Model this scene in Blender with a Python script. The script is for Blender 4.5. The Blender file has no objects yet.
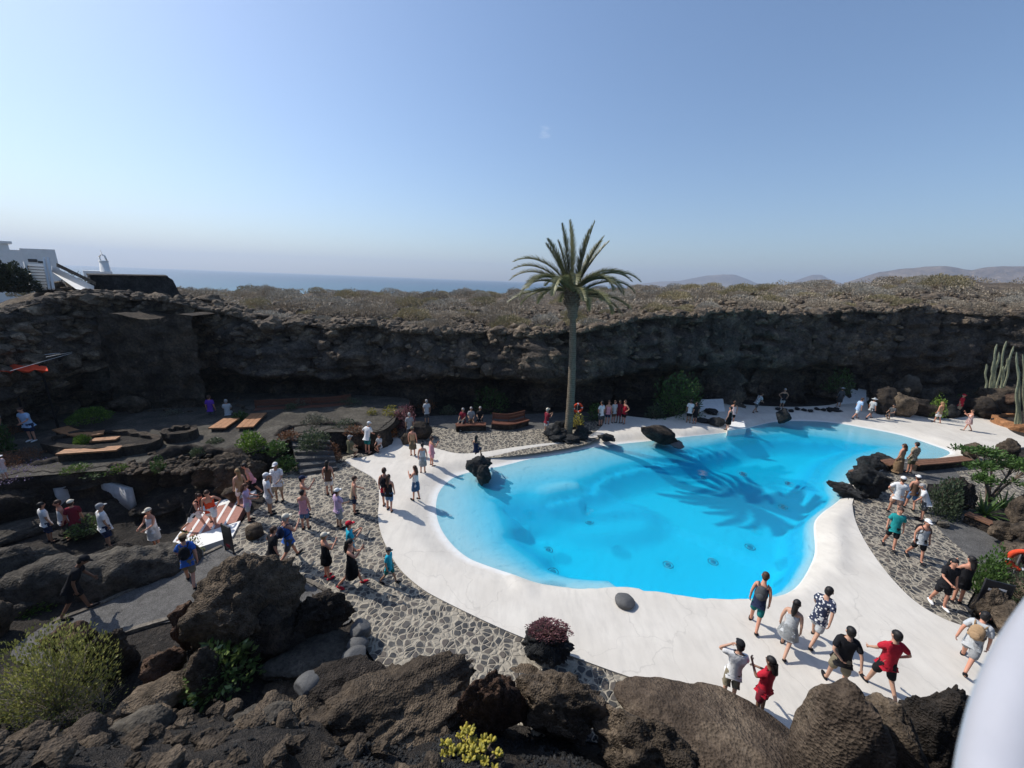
import bpy, bmesh, math, random
import numpy as np
from mathutils import Vector, Matrix, noise
from mathutils.geometry import delaunay_2d_cdt
rad=math.radians; PI=math.pi
C=bpy.context.scene.collection
rnd=random.Random(7)
# ------------------------------------------------------------------ camera geometry
F=385.0; CH=9.0; PITCH=rad(15.03); ROLL=rad(2.15)
def ray(px,py):
    x=px-512; y=384-py; c,s=math.cos(ROLL),math.sin(ROLL)
    X=c*x-s*y; Y=s*x+c*y
    return Vector((X,F*math.cos(PITCH)+Y*math.sin(PITCH),-F*math.sin(PITCH)+Y*math.cos(PITCH)))
def g(px,py,z=0.0):
    d=ray(px,py); return d*((z-CH)/d.z)+Vector((0,0,CH))
def at(px,py,Y):
    d=ray(px,py); return d*(Y/d.y)+Vector((0,0,CH))
def proj(p):
    v=Vector(p)-Vector((0,0,CH)); f=Vector((0,math.cos(PITCH),-math.sin(PITCH))); u=Vector((0,math.sin(PITCH),math.cos(PITCH)))
    D=v.dot(f); X=v.x/D*F; Y=v.dot(u)/D*F; c,s=math.cos(ROLL),math.sin(ROLL)
    return 512+c*X+s*Y, 384-(-s*X+c*Y), D
# ------------------------------------------------------------------ materials
def newmat(name):
    m=bpy.data.materials.new(name); m.use_nodes=True; nt=m.node_tree
    return m,nt,nt.nodes['Principled BSDF']
def N(nt,t,**k):
    n=nt.nodes.new(t)
    for a,b in k.items():
        if a.startswith('i_'): n.inputs[a[2:].replace('_',' ')].default_value=b
        else: setattr(n,a,b)
    return n
def ramp(nt,fac,stops,interp='LINEAR'):
    r=nt.nodes.new('ShaderNodeValToRGB'); r.color_ramp.interpolation=interp
    e=r.color_ramp.elements
    while len(e)<len(stops): e.new(0.5)
    for q,(p,c) in zip(e,stops): q.position=p; q.color=(*c,1) if len(c)==3 else c
    nt.links.new(fac,r.inputs[0]); return r.outputs[0]
def coords(nt,kind='Object'):
    return nt.nodes.new('ShaderNodeTexCoord').outputs[kind]
def mapping(nt,src,scale=(1,1,1)):
    m=nt.nodes.new('ShaderNodeMapping'); m.inputs['Scale'].default_value=scale
    nt.links.new(src,m.inputs[0]); return m.outputs[0]
def noisef(nt,src,scale,detail=6,rough=.6,dist=0):
    n=N(nt,'ShaderNodeTexNoise',i_Scale=scale,i_Detail=detail,i_Roughness=rough,i_Distortion=dist)
    nt.links.new(src,n.inputs['Vector']); return n.outputs['Fac']
def mixc(nt,fac,a,b,mode='MIX'):
    m=nt.nodes.new('ShaderNodeMix'); m.data_type='RGBA'; m.blend_type=mode
    for s,v in ((m.inputs[0],fac),(m.inputs[6],a),(m.inputs[7],b)):
        if isinstance(v,(int,float)): s.default_value=v
        elif isinstance(v,tuple): s.default_value=(*v,1)
        else: nt.links.new(v,s)
    return m.outputs[2]
def mathn(nt,op,a,b=0.0):
    m=nt.nodes.new('ShaderNodeMath'); m.operation=op
    for s,v in ((m.inputs[0],a),(m.inputs[1],b)):
        if isinstance(v,(int,float)): s.default_value=v
        else: nt.links.new(v,s)
    return m.outputs[0]
def bump(nt,p,h,strength=.5,dist=.05):
    b=N(nt,'ShaderNodeBump',i_Strength=strength,i_Distance=dist); nt.links.new(h,b.inputs['Height'])
    nt.links.new(b.outputs[0],p.inputs['Normal']); return b
def rockmat(name,dark,mid,light,scale=1.0,bdist=.06,world=True):
    m,nt,p=newmat(name); geo=nt.nodes.new('ShaderNodeNewGeometry'); src=geo.outputs['Position'] if world else coords(nt)
    a=noisef(nt,src,1.1*scale,8,.62,.3); b=noisef(nt,src,9*scale,6,.7)
    v=N(nt,'ShaderNodeTexVoronoi',i_Scale=5.5*scale); nt.links.new(src,v.inputs['Vector'])
    v2=N(nt,'ShaderNodeTexVoronoi',i_Scale=26*scale); nt.links.new(src,v2.inputs['Vector'])
    c1=ramp(nt,a,[(.33,dark),(.52,mid),(.70,light)])
    c2=ramp(nt,b,[(.36,(.42,.40,.38)),(.6,(1.15,1.12,1.08))])
    c=mixc(nt,.85,c1,c2,'MULTIPLY')
    v3=N(nt,'ShaderNodeTexVoronoi',i_Scale=13*scale); nt.links.new(src,v3.inputs['Vector']); hole=ramp(nt,v3.outputs['Distance'],[(.10,(.28,.26,.25)),(.22,(1,1,1))]); hm=ramp(nt,noisef(nt,src,2.1*scale,3,.6),[(.42,(0,0,0)),(.58,(.85,.85,.85))]); c=mixc(nt,hm,c,mixc(nt,1.0,c,hole,'MULTIPLY'))
    pit=ramp(nt,v2.outputs['Distance'],[(.0,(.45,.45,.45)),(.35,(1,1,1))])
    c=mixc(nt,.7,c,pit,'MULTIPLY')
    li=noisef(nt,src,3.3*scale,5,.7)
    c=mixc(nt,ramp(nt,li,[(.62,(0,0,0)),(.74,(.5,.5,.5))]),c,tuple(x*1.5+.03 for x in light))
    nt.links.new(c,p.inputs['Base Color']); p.inputs['Roughness'].default_value=.92; p.inputs['Specular IOR Level'].default_value=.25
    h=mathn(nt,'ADD',mathn(nt,'MULTIPLY',b,.8),mathn(nt,'ADD',mathn(nt,'MULTIPLY',v.outputs['Distance'],.7),mathn(nt,'MULTIPLY',v2.outputs['Distance'],.55)))
    bump(nt,p,h,1.0,bdist); return m
def plainmat(name,col,rough=.7,var=.15,scale=8,bd=0,metal=0,spec=.4):
    m,nt,p=newmat(name); src=coords(nt); n=noisef(nt,src,scale,5,.6)
    c=ramp(nt,n,[(.3,tuple(x*(1-var) for x in col)),(.7,tuple(min(1,x*(1+var)) for x in col))])
    nt.links.new(c,p.inputs['Base Color']); p.inputs['Roughness'].default_value=rough; p.inputs['Metallic'].default_value=metal
    p.inputs['Specular IOR Level'].default_value=spec
    if bd: bump(nt,p,n,.6,bd)
    return m
def leafmat(name,a,b,trans=.25,rough=.55,scale=3):
    m,nt,p=newmat(name); geo=nt.nodes.new('ShaderNodeNewGeometry')
    n=noisef(nt,geo.outputs['Position'],scale,4,.7); oi=nt.nodes.new('ShaderNodeObjectInfo')
    f=mathn(nt,'ADD',mathn(nt,'MULTIPLY',n,.6),mathn(nt,'MULTIPLY',geo.outputs['Random Per Island'],.45))
    f=mathn(nt,'ADD',f,mathn(nt,'MULTIPLY',mathn(nt,'SUBTRACT',oi.outputs['Random'],.5),.25))
    c=ramp(nt,f,[(.3,a),(.72,b)]); nt.links.new(c,p.inputs['Base Color']); p.inputs['Roughness'].default_value=rough
    t=N(nt,'ShaderNodeBsdfTranslucent'); nt.links.new(c,t.inputs[0]); mx=nt.nodes.new('ShaderNodeMixShader'); mx.inputs[0].default_value=trans
    nt.links.new(p.outputs[0],mx.inputs[1]); nt.links.new(t.outputs[0],mx.inputs[2]); nt.links.new(mx.outputs[0],nt.nodes['Material Output'].inputs[0])
    return m
M={}
M['lava']=rockmat('lava rock',(.016,.014,.013),(.05,.041,.034),(.115,.09,.068))
M['lava_brown']=rockmat('brown lava rock',(.032,.026,.021),(.105,.082,.060),(.225,.175,.125))
M['lava_red']=rockmat('reddish lava rock',(.03,.018,.014),(.10,.06,.042),(.17,.12,.085))
M['lava_grey']=rockmat('grey lava slab',(.035,.032,.028),(.085,.076,.064),(.15,.135,.11),.7,.05)
M['lava_tan']=rockmat('tan weathered rock',(.05,.04,.03),(.19,.15,.11),(.36,.29,.21))
M['basalt']=rockmat('dark basalt',(.012,.013,.014),(.032,.034,.036),(.07,.07,.07),1.5,.04)
M['slab']=rockmat('brown smooth slab',(.045,.034,.026),(.105,.080,.060),(.19,.15,.11),.8,.06)
M['masonry']=rockmat('dark brown masonry',(.035,.028,.022),(.085,.068,.052),(.16,.125,.09),1.0,.08)
M['pebble']=plainmat('smooth grey stone',(.10,.10,.10),.7,.25,14,.01)
M['plaster']=plainmat('white plaster',(.78,.77,.74),.8,.06,3,.01)
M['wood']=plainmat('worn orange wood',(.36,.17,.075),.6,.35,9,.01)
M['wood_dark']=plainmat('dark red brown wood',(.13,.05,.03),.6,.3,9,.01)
M['bark']=plainmat('branch bark',(.16,.12,.09),.9,.35,20,.02)
M['palegrey_twig']=plainmat('pale grey twig',(.30,.26,.21),.9,.3,20,.01)
M['rail_paint']=plainmat('greyed white rail paint',(.42,.42,.45),.35,.08,3)
M['white_metal']=plainmat('white painted rail',(.8,.8,.8),.35,.03,3)
M['dark_metal']=plainmat('dark metal',(.03,.03,.035),.5,.2,8)
M['black']=plainmat('black plastic',(.015,.016,.02),.5,.2,8)
M['eye']=plainmat('eye',(.02,.015,.01),.2,.1,8)
# ------------------------------------------------------------------ object helpers
def link(name,me,mats=None,parent=None,smooth=False,loc=None):
    o=bpy.data.objects.new(name,me); C.objects.link(o)
    if mats is not None:
        for m in (mats if isinstance(mats,(list,tuple)) else [mats]):
            if isinstance(m,str): m=M[m]
            me.materials.append(m)
    if parent is not None: o.parent=parent
    if smooth: me.shade_smooth()
    if loc is not None: o.location=loc
    return o
def frombm(name,bm,mats=None,parent=None,smooth=False,loc=None):
    me=bpy.data.meshes.new(name); bm.to_mesh(me); bm.free(); return link(name,me,mats,parent,smooth,loc)
def frompy(name,v,f,mats=None,parent=None,smooth=False,loc=None,mi=None):
    me=bpy.data.meshes.new(name); me.from_pydata([tuple(a) for a in v],[],f)
    if mi: me.polygons.foreach_set('material_index',mi)
    me.update(); return link(name,me,mats,parent,smooth,loc)
def tag(o,label=None,cat=None,group=None,kind=None):
    if label: o['label']=label
    if cat: o['category']=cat
    if group: o['group']=group
    if kind: o['kind']=kind
    return o
def empty(name,loc=(0,0,0),rz=0):
    o=bpy.data.objects.new(name,None); C.objects.link(o); o.location=loc; o.rotation_euler=(0,0,rz); o.empty_display_size=.2; return o
def dup(o,loc,rz=None,s=None,label=None,parent=None):
    c=o.copy(); C.objects.link(c); c.location=loc
    if rz is not None: c.rotation_euler=(c.rotation_euler.x,c.rotation_euler.y,rz)
    if s is not None: c.scale=(s,s,s) if isinstance(s,(int,float)) else s
    if label: c['label']=label
    for ch in list(o.children):
        d=ch.copy(); C.objects.link(d); d.parent=c
        for gch in list(ch.children):
            e=gch.copy(); C.objects.link(e); e.parent=d
    return c
def box(bm,lo,hi,mi=0,mat=None):
    vs=[bm.verts.new((x,y,z)) for z in (lo[2],hi[2]) for y in (lo[1],hi[1]) for x in (lo[0],hi[0])]
    for f in ((0,2,3,1),(4,5,7,6),(0,1,5,4),(2,6,7,3),(0,4,6,2),(1,3,7,5)):
        q=bm.faces.new([vs[i] for i in f]); q.material_index=mi
    if mat is not None:
        for v in vs: v.co=mat@v.co
    return vs
def tube(bm,pts,rs,n=8,mi=0,cap=True):
    rings=[]; pts=[Vector(p) for p in pts]
    for i,p in enumerate(pts):
        t=(pts[min(i+1,len(pts)-1)]-pts[max(i-1,0)]).normalized()
        up=Vector((0,0,1)) if abs(t.z)<.9 else Vector((1,0,0))
        a=t.cross(up).normalized(); b=t.cross(a).normalized(); r=rs[i] if isinstance(rs,(list,tuple)) else rs
        rings.append([bm.verts.new(p+(a*math.cos(k*2*PI/n)+b*math.sin(k*2*PI/n))*r) for k in range(n)])
    for i in range(len(rings)-1):
        for k in range(n):
            f=bm.faces.new((rings[i][k],rings[i][(k+1)%n],rings[i+1][(k+1)%n],rings[i+1][k])); f.material_index=mi; f.smooth=True
    if cap:
        for r in (rings[0],rings[-1]):
            try: f=bm.faces.new(r); f.material_index=mi
            except ValueError: pass
def catmull(pts,closed=True,step=6):
    n=len(pts); out=[]
    for i in range(n if closed else n-1):
        p0,p1,p2,p3=[Vector(pts[(i+k)%n if closed else min(max(i+k,0),n-1)]) for k in (-1,0,1,2)]
        for j in range(step):
            t=j/step
            out.append(.5*((2*p1)+(-p0+p2)*t+(2*p0-5*p1+4*p2-p3)*t*t+(-p0+3*p1-3*p2+p3)*t**3))
    if not closed: out.append(Vector(pts[-1]))
    return out
def inside(p,poly):
    x,y=p[0],p[1]; r=False; j=len(poly)-1
    for i in range(len(poly)):
        xi,yi=poly[i][0],poly[i][1]; xj,yj=poly[j][0],poly[j][1]
        if (yi>y)!=(yj>y) and x<(xj-xi)*(y-yi)/(yj-yi)+xi: r=not r
        j=i
    return r
def pdist(p,poly,closed=True):
    best=1e9; P2=Vector((p[0],p[1])); bi=0
    for i in range(len(poly) if closed else len(poly)-1):
        a=Vector(poly[i][:2]); b=Vector(poly[(i+1)%len(poly)][:2]); ab=b-a
        t=max(0,min(1,(P2-a).dot(ab)/max(ab.length_squared,1e-12))); d=(P2-a-ab*t).length
        if d<best: best=d; bi=i
    return best,bi
def sst(a,b,x):
    t=max(0,min(1,(x-a)/(b-a))); return t*t*(3-2*t)
def lerp(a,b,t): return a+(b-a)*t
def table(tb,x):
    if x<=tb[0][0]: return tb[0][1]
    for (a,va),(b,vb) in zip(tb,tb[1:]):
        if x<=b: return lerp(va,vb,(x-a)/(b-a))
    return tb[-1][1]
def fbm(v,o=4): return noise.fractal(Vector(v),1.0,2.0,o)
def pxpoly(l,z=0,step=5,smooth=True):
    p=[g(x,y,z).to_2d() for x,y in l]
    return catmull(p,True,step) if smooth else p
def sheet(name,poly,zf,mat,spacing=.4,thick=0,kind='structure',inner=None,edge_drop=0):
    """flat or gently shaped sheet bounded by a polygon, triangulated with interior points"""
    pts=[Vector(p) for p in poly]; n=len(pts); edges=[(i,(i+1)%n) for i in range(n)]
    if inner:
        m=len(pts); pts+= [Vector(p) for p in inner]; edges+=[(m+i,m+(i+1)%len(inner)) for i in range(len(inner))]
    xs=[p.x for p in poly]; ys=[p.y for p in poly]; r=random.Random(3)
    y=min(ys)
    while y<max(ys):
        x=min(xs)
        while x<max(xs):
            q=Vector((x+r.uniform(-.2,.2)*spacing,y+r.uniform(-.2,.2)*spacing))
            if inside(q,poly): pts.append(q)
            x+=spacing
        y+=spacing
    vo,eo,fo,_,_,_=delaunay_2d_cdt(pts,edges,[],1,1e-5)
    v=[(p.x,p.y,zf(p.x,p.y)) for p in vo]; f=[list(q) for q in fo]
    if thick:
        # skirt round the outline
        m=len(v); 
        for p in poly: v.append((p.x,p.y,zf(p.x,p.y))); v.append((p.x,p.y,zf(p.x,p.y)-thick))
        for i in range(n):
            a=m+2*i; b=m+2*((i+1)%n); f.append([a,b,b+1,a+1])
    o=frompy(name,v,f,mat); o.data.shade_smooth()
    if kind: o['kind']=kind
    return o
def fitpx(o,meshes,bb,iters=8,bottom=True):
    co=[]
    for me in meshes:
        a=np.empty(len(me.vertices)*3); me.vertices.foreach_get('co',a); co.append(a.reshape(-1,3))
    A=np.concatenate(co); A=A[::max(1,len(A)//1500)]
    x0,y0,x1,y1=bb; c,s=math.cos(ROLL),math.sin(ROLL)
    for _ in range(iters):
        Mx=np.array(Matrix.LocRotScale(o.location,o.rotation_euler,o.scale)); W_=A@Mx[:3,:3].T+Mx[:3,3]; W_=W_-np.array([0,0,CH])
        D=W_[:,1]*math.cos(PITCH)-W_[:,2]*math.sin(PITCH); D=np.maximum(D,.3); X=W_[:,0]/D*F; Y=(W_[:,1]*math.sin(PITCH)+W_[:,2]*math.cos(PITCH))/D*F
        px=512+c*X+s*Y; py=384+s*X-c*Y
        vis=py<800
        if vis.sum()<20: break
        px=px[vis]; py=py[vis]; D=D[vis]
        l,r_,t,b=np.percentile(px,1),np.percentile(px,99),py.min(),py.max(); Dm=float(np.median(D))
        k=max(.5,min(1.8,(x1-x0)/max(1,r_-l))); o.scale.x*=k
        if k<1: o.scale.y*=k**.5
        R_=Vector((c,0,0)); o.location.x+=((x0+x1)/2-(l+r_)/2)*Dm/F*.9
        hc=b-t
        if bottom and y1<=768:
            rad_=Vector((o.location.x,o.location.y,0)).normalized(); dd=(b-y1)*Dm*Dm/(F*max(2.,CH-o.location.z))*.5; dd=max(-1.5,min(1.5,dd)); o.location+=rad_*dd
        o.scale.z*=max(.6,min(1.6,1+(t-y0)/max(4,hc)*.8))
# ------------------------------------------------------------------ rocks
def rockmesh(name,seed,sub=4,rough=.35,cuts=7,fine=.06,mat='lava'):
    r=random.Random(seed); bm=bmesh.new(); bmesh.ops.create_icosphere(bm,subdivisions=sub,radius=1)
    planes=[(Vector((r.gauss(0,1),r.gauss(0,1),r.gauss(0,.8))).normalized(),r.uniform(.55,.9)) for _ in range(cuts)]
    off=Vector((r.uniform(-50,50),r.uniform(-50,50),r.uniform(-50,50)))
    for v in bm.verts:
        p=v.co.copy()
        for nrm,d in planes:
            k=p.dot(nrm)-d
            if k>0: p-=nrm*k*.88
        n1=noise.noise(p*1.2+off); n2=noise.fractal(p*2.6+off,1.0,2.0,4); n3=noise.fractal(p*8+off,1.0 if fine<.05 else .8,2.1,4 if sub>4 else 3)
        rd=noise.ridged_multi_fractal(p*1.7+off,1.0,2.0,3,1.0,2.0)
        ck=0
        if sub>4:
            dd_=noise.voronoi(p*3.2+off)[0]; ck=.10*min(1,(dd_[1]-dd_[0])*3.5)-.08; dd_=noise.voronoi(p*9+off)[0]; ck-=.022*max(0,1-dd_[0]*3)
        v.co=p*(1+ck*min(1,rough/.3)**2+rough*n1*.9+rough*.45*n2+fine*n3-.10*rough*rd)
    # normalise the bounding box to unit cube, base at z=0
    lo=[min(v.co[i] for v in bm.verts) for i in range(3)]; hi=[max(v.co[i] for v in bm.verts) for i in range(3)]
    for v in bm.verts:
        v.co=Vector(((v.co.x-lo[0])/(hi[0]-lo[0])-.5,(v.co.y-lo[1])/(hi[1]-lo[1])-.5,(v.co.z-lo[2])/(hi[2]-lo[2])))
    me=bpy.data.meshes.new(name); bm.to_mesh(me); bm.free(); me.shade_smooth(); me.materials.append(M[mat]); return me
def rock(bb,label,z=0.0,seed=1,mat='lava',dy=.8,rz=0.0,sub=4,rough=.35,cuts=7,fine=.06,name='lava_rock',cat='rock',group=None,tilt=0,sink=.08,depth=None,top=None):
    """place a rock so that it covers about the pixel box bb; z is the ground height under it"""
    x0,y0,x1,y1=bb; base=g((x0+x1)/2,y1,z); D=proj(base)[2]
    w=(x1-x0)*D/F; dp=depth or w*dy; c=base+Vector((base.x,base.y,0)).normalized()*dp*.38
    D2=proj(c)[2]; w=(x1-x0)*D2/F
    # height so its top reaches y0
    lo,hi=.02,12.0
    for _ in range(30):
        h=(lo+hi)/2
        if proj((c.x,c.y,z+h))[1]>y0: lo=h
        else: hi=h
    h=max(h,.06)*1.03; me=rockmesh(name,seed,sub,rough,cuts,fine,mat)
    o=bpy.data.objects.new(name,me); C.objects.link(o)
    stretch=1/max(.6,math.cos(math.atan2(abs(c.x),c.y)))
    o.scale=(w/ (1+.25*(stretch-1)),dp,h*(1+sink)); o.location=(c.x,c.y,z-h*sink)
    o.rotation_euler=(0,rad(tilt),-math.atan2(c.x,c.y)+rad(rz))
    fitpx(o,[me],bb)
    tag(o,label,cat,group); return o
# ------------------------------------------------------------------ foliage
def leafbush(rx,ry,rz_,n,leaf,seed,wid=.4,up=.3,shell=.35,name='foliage',curl=0):
    """many leaf-sized faces through a dome-shaped volume; returns verts, faces"""
    r=random.Random(seed); v=[];f=[]
    for _ in range(n):
        d=Vector((r.gauss(0,1),r.gauss(0,1),abs(r.gauss(0,1)))).normalized(); q=r.uniform(0,1)**shell
        lump=1+.28*noise.noise(d*2.3+Vector((seed,0,0)))
        c=Vector((d.x*rx*q*lump,d.y*ry*q*lump,d.z*rz_*q*lump+.02))
        t=(d+Vector((r.gauss(0,.5),r.gauss(0,.5),r.gauss(0,.5)+up))).normalized(); s=t.cross(Vector((r.gauss(0,1),r.gauss(0,1),r.gauss(0,1)))).normalized()
        L=leaf*r.uniform(.6,1.3); k=len(v)
        v+= [c-t*L*.5, c+s*L*wid*.5, c+t*L*.5, c-s*L*wid*.5]; f.append([k,k+1,k+2,k+3])
    return v,f
def stems(bm,rx,ry,rz_,n,r0,seed,frac=.8):
    r=random.Random(seed)
    for _ in range(n):
        d=Vector((r.gauss(0,1),r.gauss(0,1),abs(r.gauss(0,1))+.25)).normalized(); e=Vector((d.x*rx,d.y*ry,d.z*rz_))*frac
        m=e*.5+Vector((r.gauss(0,.08)*rx,r.gauss(0,.08)*ry,0))
        tube(bm,[(0,0,-.03),m,e],[r0,r0*.7,r0*.25],4)
def bush(bb,label,mat,z=0.0,n=900,leaf=.12,seed=1,wid=.4,name='shrub',cat='shrub',stem='bark',nst=10,up=.3,shell=.35,group=None,r0=.015,dy=.9,lift=0):
    x0,y0,x1,y1=bb; base=g((x0+x1)/2,y1,z); D=proj(base)[2]; w=(x1-x0)*D/F
    c=base+Vector((base.x,base.y,0)).normalized()*w*dy*.4; D2=proj(c)[2]; w=(x1-x0)*D2/F; lo,hi=.05,12
    for _ in range(30):
        h=(lo+hi)/2
        if proj((c.x,c.y,z+h))[1]>y0: lo=h
        else: hi=h
    e=empty(name,(c.x,c.y,z)); v,f=leafbush(w*.5,w*.5*dy,h-lift,n,leaf,seed,wid,up,shell)
    if lift: v=[q+Vector((0,0,lift)) for q in v]
    fo=frompy('foliage',v,f,mat,e)
    bm=bmesh.new(); stems(bm,w*.5,w*.5*dy,h,nst,r0,seed); frombm('stem',bm,stem,e)
    fitpx(e,[fo.data],bb,4,False)
    tag(e,label,cat,group); return e
HAZE=0.0002; EXPO=0.3
# ================================================================== PEOPLE
SK=dict(l=(.55,.32,.22),t=(.42,.24,.155),d=(.20,.105,.065),r=(.60,.29,.19))
for k,c in SK.items():
    M['skin_'+k]=plainmat('skin '+k,c,.55,.08,6)
HC=dict(k=(.012,.010,.010),b=(.06,.03,.018),y=(.35,.22,.10),g=(.35,.34,.33),r=(.12,.045,.02))
for k,c in HC.items(): M['hair_'+k]=plainmat('hair '+k,c,.6,.3,30)
COL=dict(white=(.78,.78,.77),black=(.014,.014,.017),navy=(.02,.03,.07),blue=(.04,.14,.5),red=(.5,.02,.04),orange=(.65,.14,.05),
 grey=(.30,.31,.32),lgrey=(.5,.52,.53),dgrey=(.08,.085,.09),beige=(.5,.40,.27),khaki=(.22,.19,.13),tan=(.42,.28,.16),pink=(.7,.33,.38),lilac=(.55,.40,.58),
 teal=(.02,.30,.30),turq=(.02,.40,.55),dteal=(.01,.16,.16),denim=(.10,.20,.36),maroon=(.20,.02,.035),purple=(.14,.05,.40),sky=(.42,.58,.80),cream=(.68,.62,.5),peach=(.65,.38,.26),green=(.06,.16,.07),brown=(.14,.08,.05),olive=(.13,.13,.08),palepink=(.75,.55,.52),redorange=(.75,.08,.03))
def cloth(k):
    key='cloth_'+k
    if key in M: return key
    if k.startswith('pat_'):
        a,b=k[4:].split('_'); m,nt,p=newmat('patterned cloth '+a+' '+b); v=N(nt,'ShaderNodeTexVoronoi',i_Scale=16.0); nt.links.new(coords(nt),v.inputs['Vector'])
        c=ramp(nt,v.outputs['Distance'],[(.32,COL[a]),(.42,COL[b])]); nt.links.new(c,p.inputs['Base Color']); p.inputs['Roughness'].default_value=.85
    elif k.startswith('str_'):
        a,b=k[4:].split('_'); m,nt,p=newmat('striped cloth '+a+' '+b); w=N(nt,'ShaderNodeTexWave',i_Scale=9.0); w.bands_direction='Z'; nt.links.new(coords(nt),w.inputs['Vector'])
        c=ramp(nt,w.outputs['Fac'],[(.4,COL[a]),(.6,COL[b])]); nt.links.new(c,p.inputs['Base Color']); p.inputs['Roughness'].default_value=.85
    else:
        m=plainmat('cloth '+k,COL[k],.88,.16,9,.035,spec=.2)
    M[key]=m; return key
TEMP=[]
def skin_obj(verts,edges,root,sub=1):
    """verts: list of (co,(rx,ry)); grown by a Skin modifier; returns a temp object to be read back later"""
    bm=bmesh.new(); lay=bm.verts.layers.skin.verify(); vs=[]
    for i,(co,r) in enumerate(verts):
        v=bm.verts.new(co); v[lay].radius=r if isinstance(r,tuple) else (r,r); v[lay].use_root=(i==root); vs.append(v)
    for a,b in edges: bm.edges.new((vs[a],vs[b]))
    me=bpy.data.meshes.new('tmp'); bm.to_mesh(me); bm.free(); o=bpy.data.objects.new('tmp',me); C.objects.link(o)
    s=o.modifiers.new('s','SKIN'); s.use_smooth_shade=True
    u=o.modifiers.new('u','SUBSURF'); u.levels=sub; u.render_levels=sub; return o
def flush(jobs):
    """jobs: (tempobj, name, mats, parent, extra(bm) or None)"""
    dg=bpy.context.evaluated_depsgraph_get(); dg.update(); out=[]
    for t,name,mats,parent,extra in jobs:
        me=bpy.data.meshes.new_from_object(t.evaluated_get(dg)); out.append(me)
    for (t,name,mats,parent,extra),me in zip(jobs,out):
        me.materials.clear()
        if extra:
            bm=bmesh.new(); bm.from_mesh(me); extra(bm); bm.to_mesh(me); bm.free()
        me.name=name; o=link(name,me,mats,parent,True)
        tm=t.data; bpy.data.objects.remove(t); bpy.data.meshes.remove(tm)
JOBS=[]
def rx(v,a,piv):  # rotate about x axis through piv; positive a tips +z toward +y
    c,s=math.cos(a),math.sin(a); d=Vector(v)-Vector(piv); return Vector(piv)+Vector((d.x,d.y*c+d.z*s,d.z*c-d.y*s))
def ellip(bm,c,r,mi=0,seg=10,rings=6,R=None,zmin=None):
    res=bmesh.ops.create_uvsphere(bm,u_segments=seg,v_segments=rings,radius=1)
    for v in res['verts']:
        if zmin is not None and v.co.z<zmin: v.co.z=zmin
        q=Vector((v.co.x*r[0],v.co.y*r[1],v.co.z*r[2]))
        v.co=(R@q if R else q)+Vector(c)
    for f in {f for v in res['verts'] for f in v.link_faces}: f.material_index=mi; f.smooth=True
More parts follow.
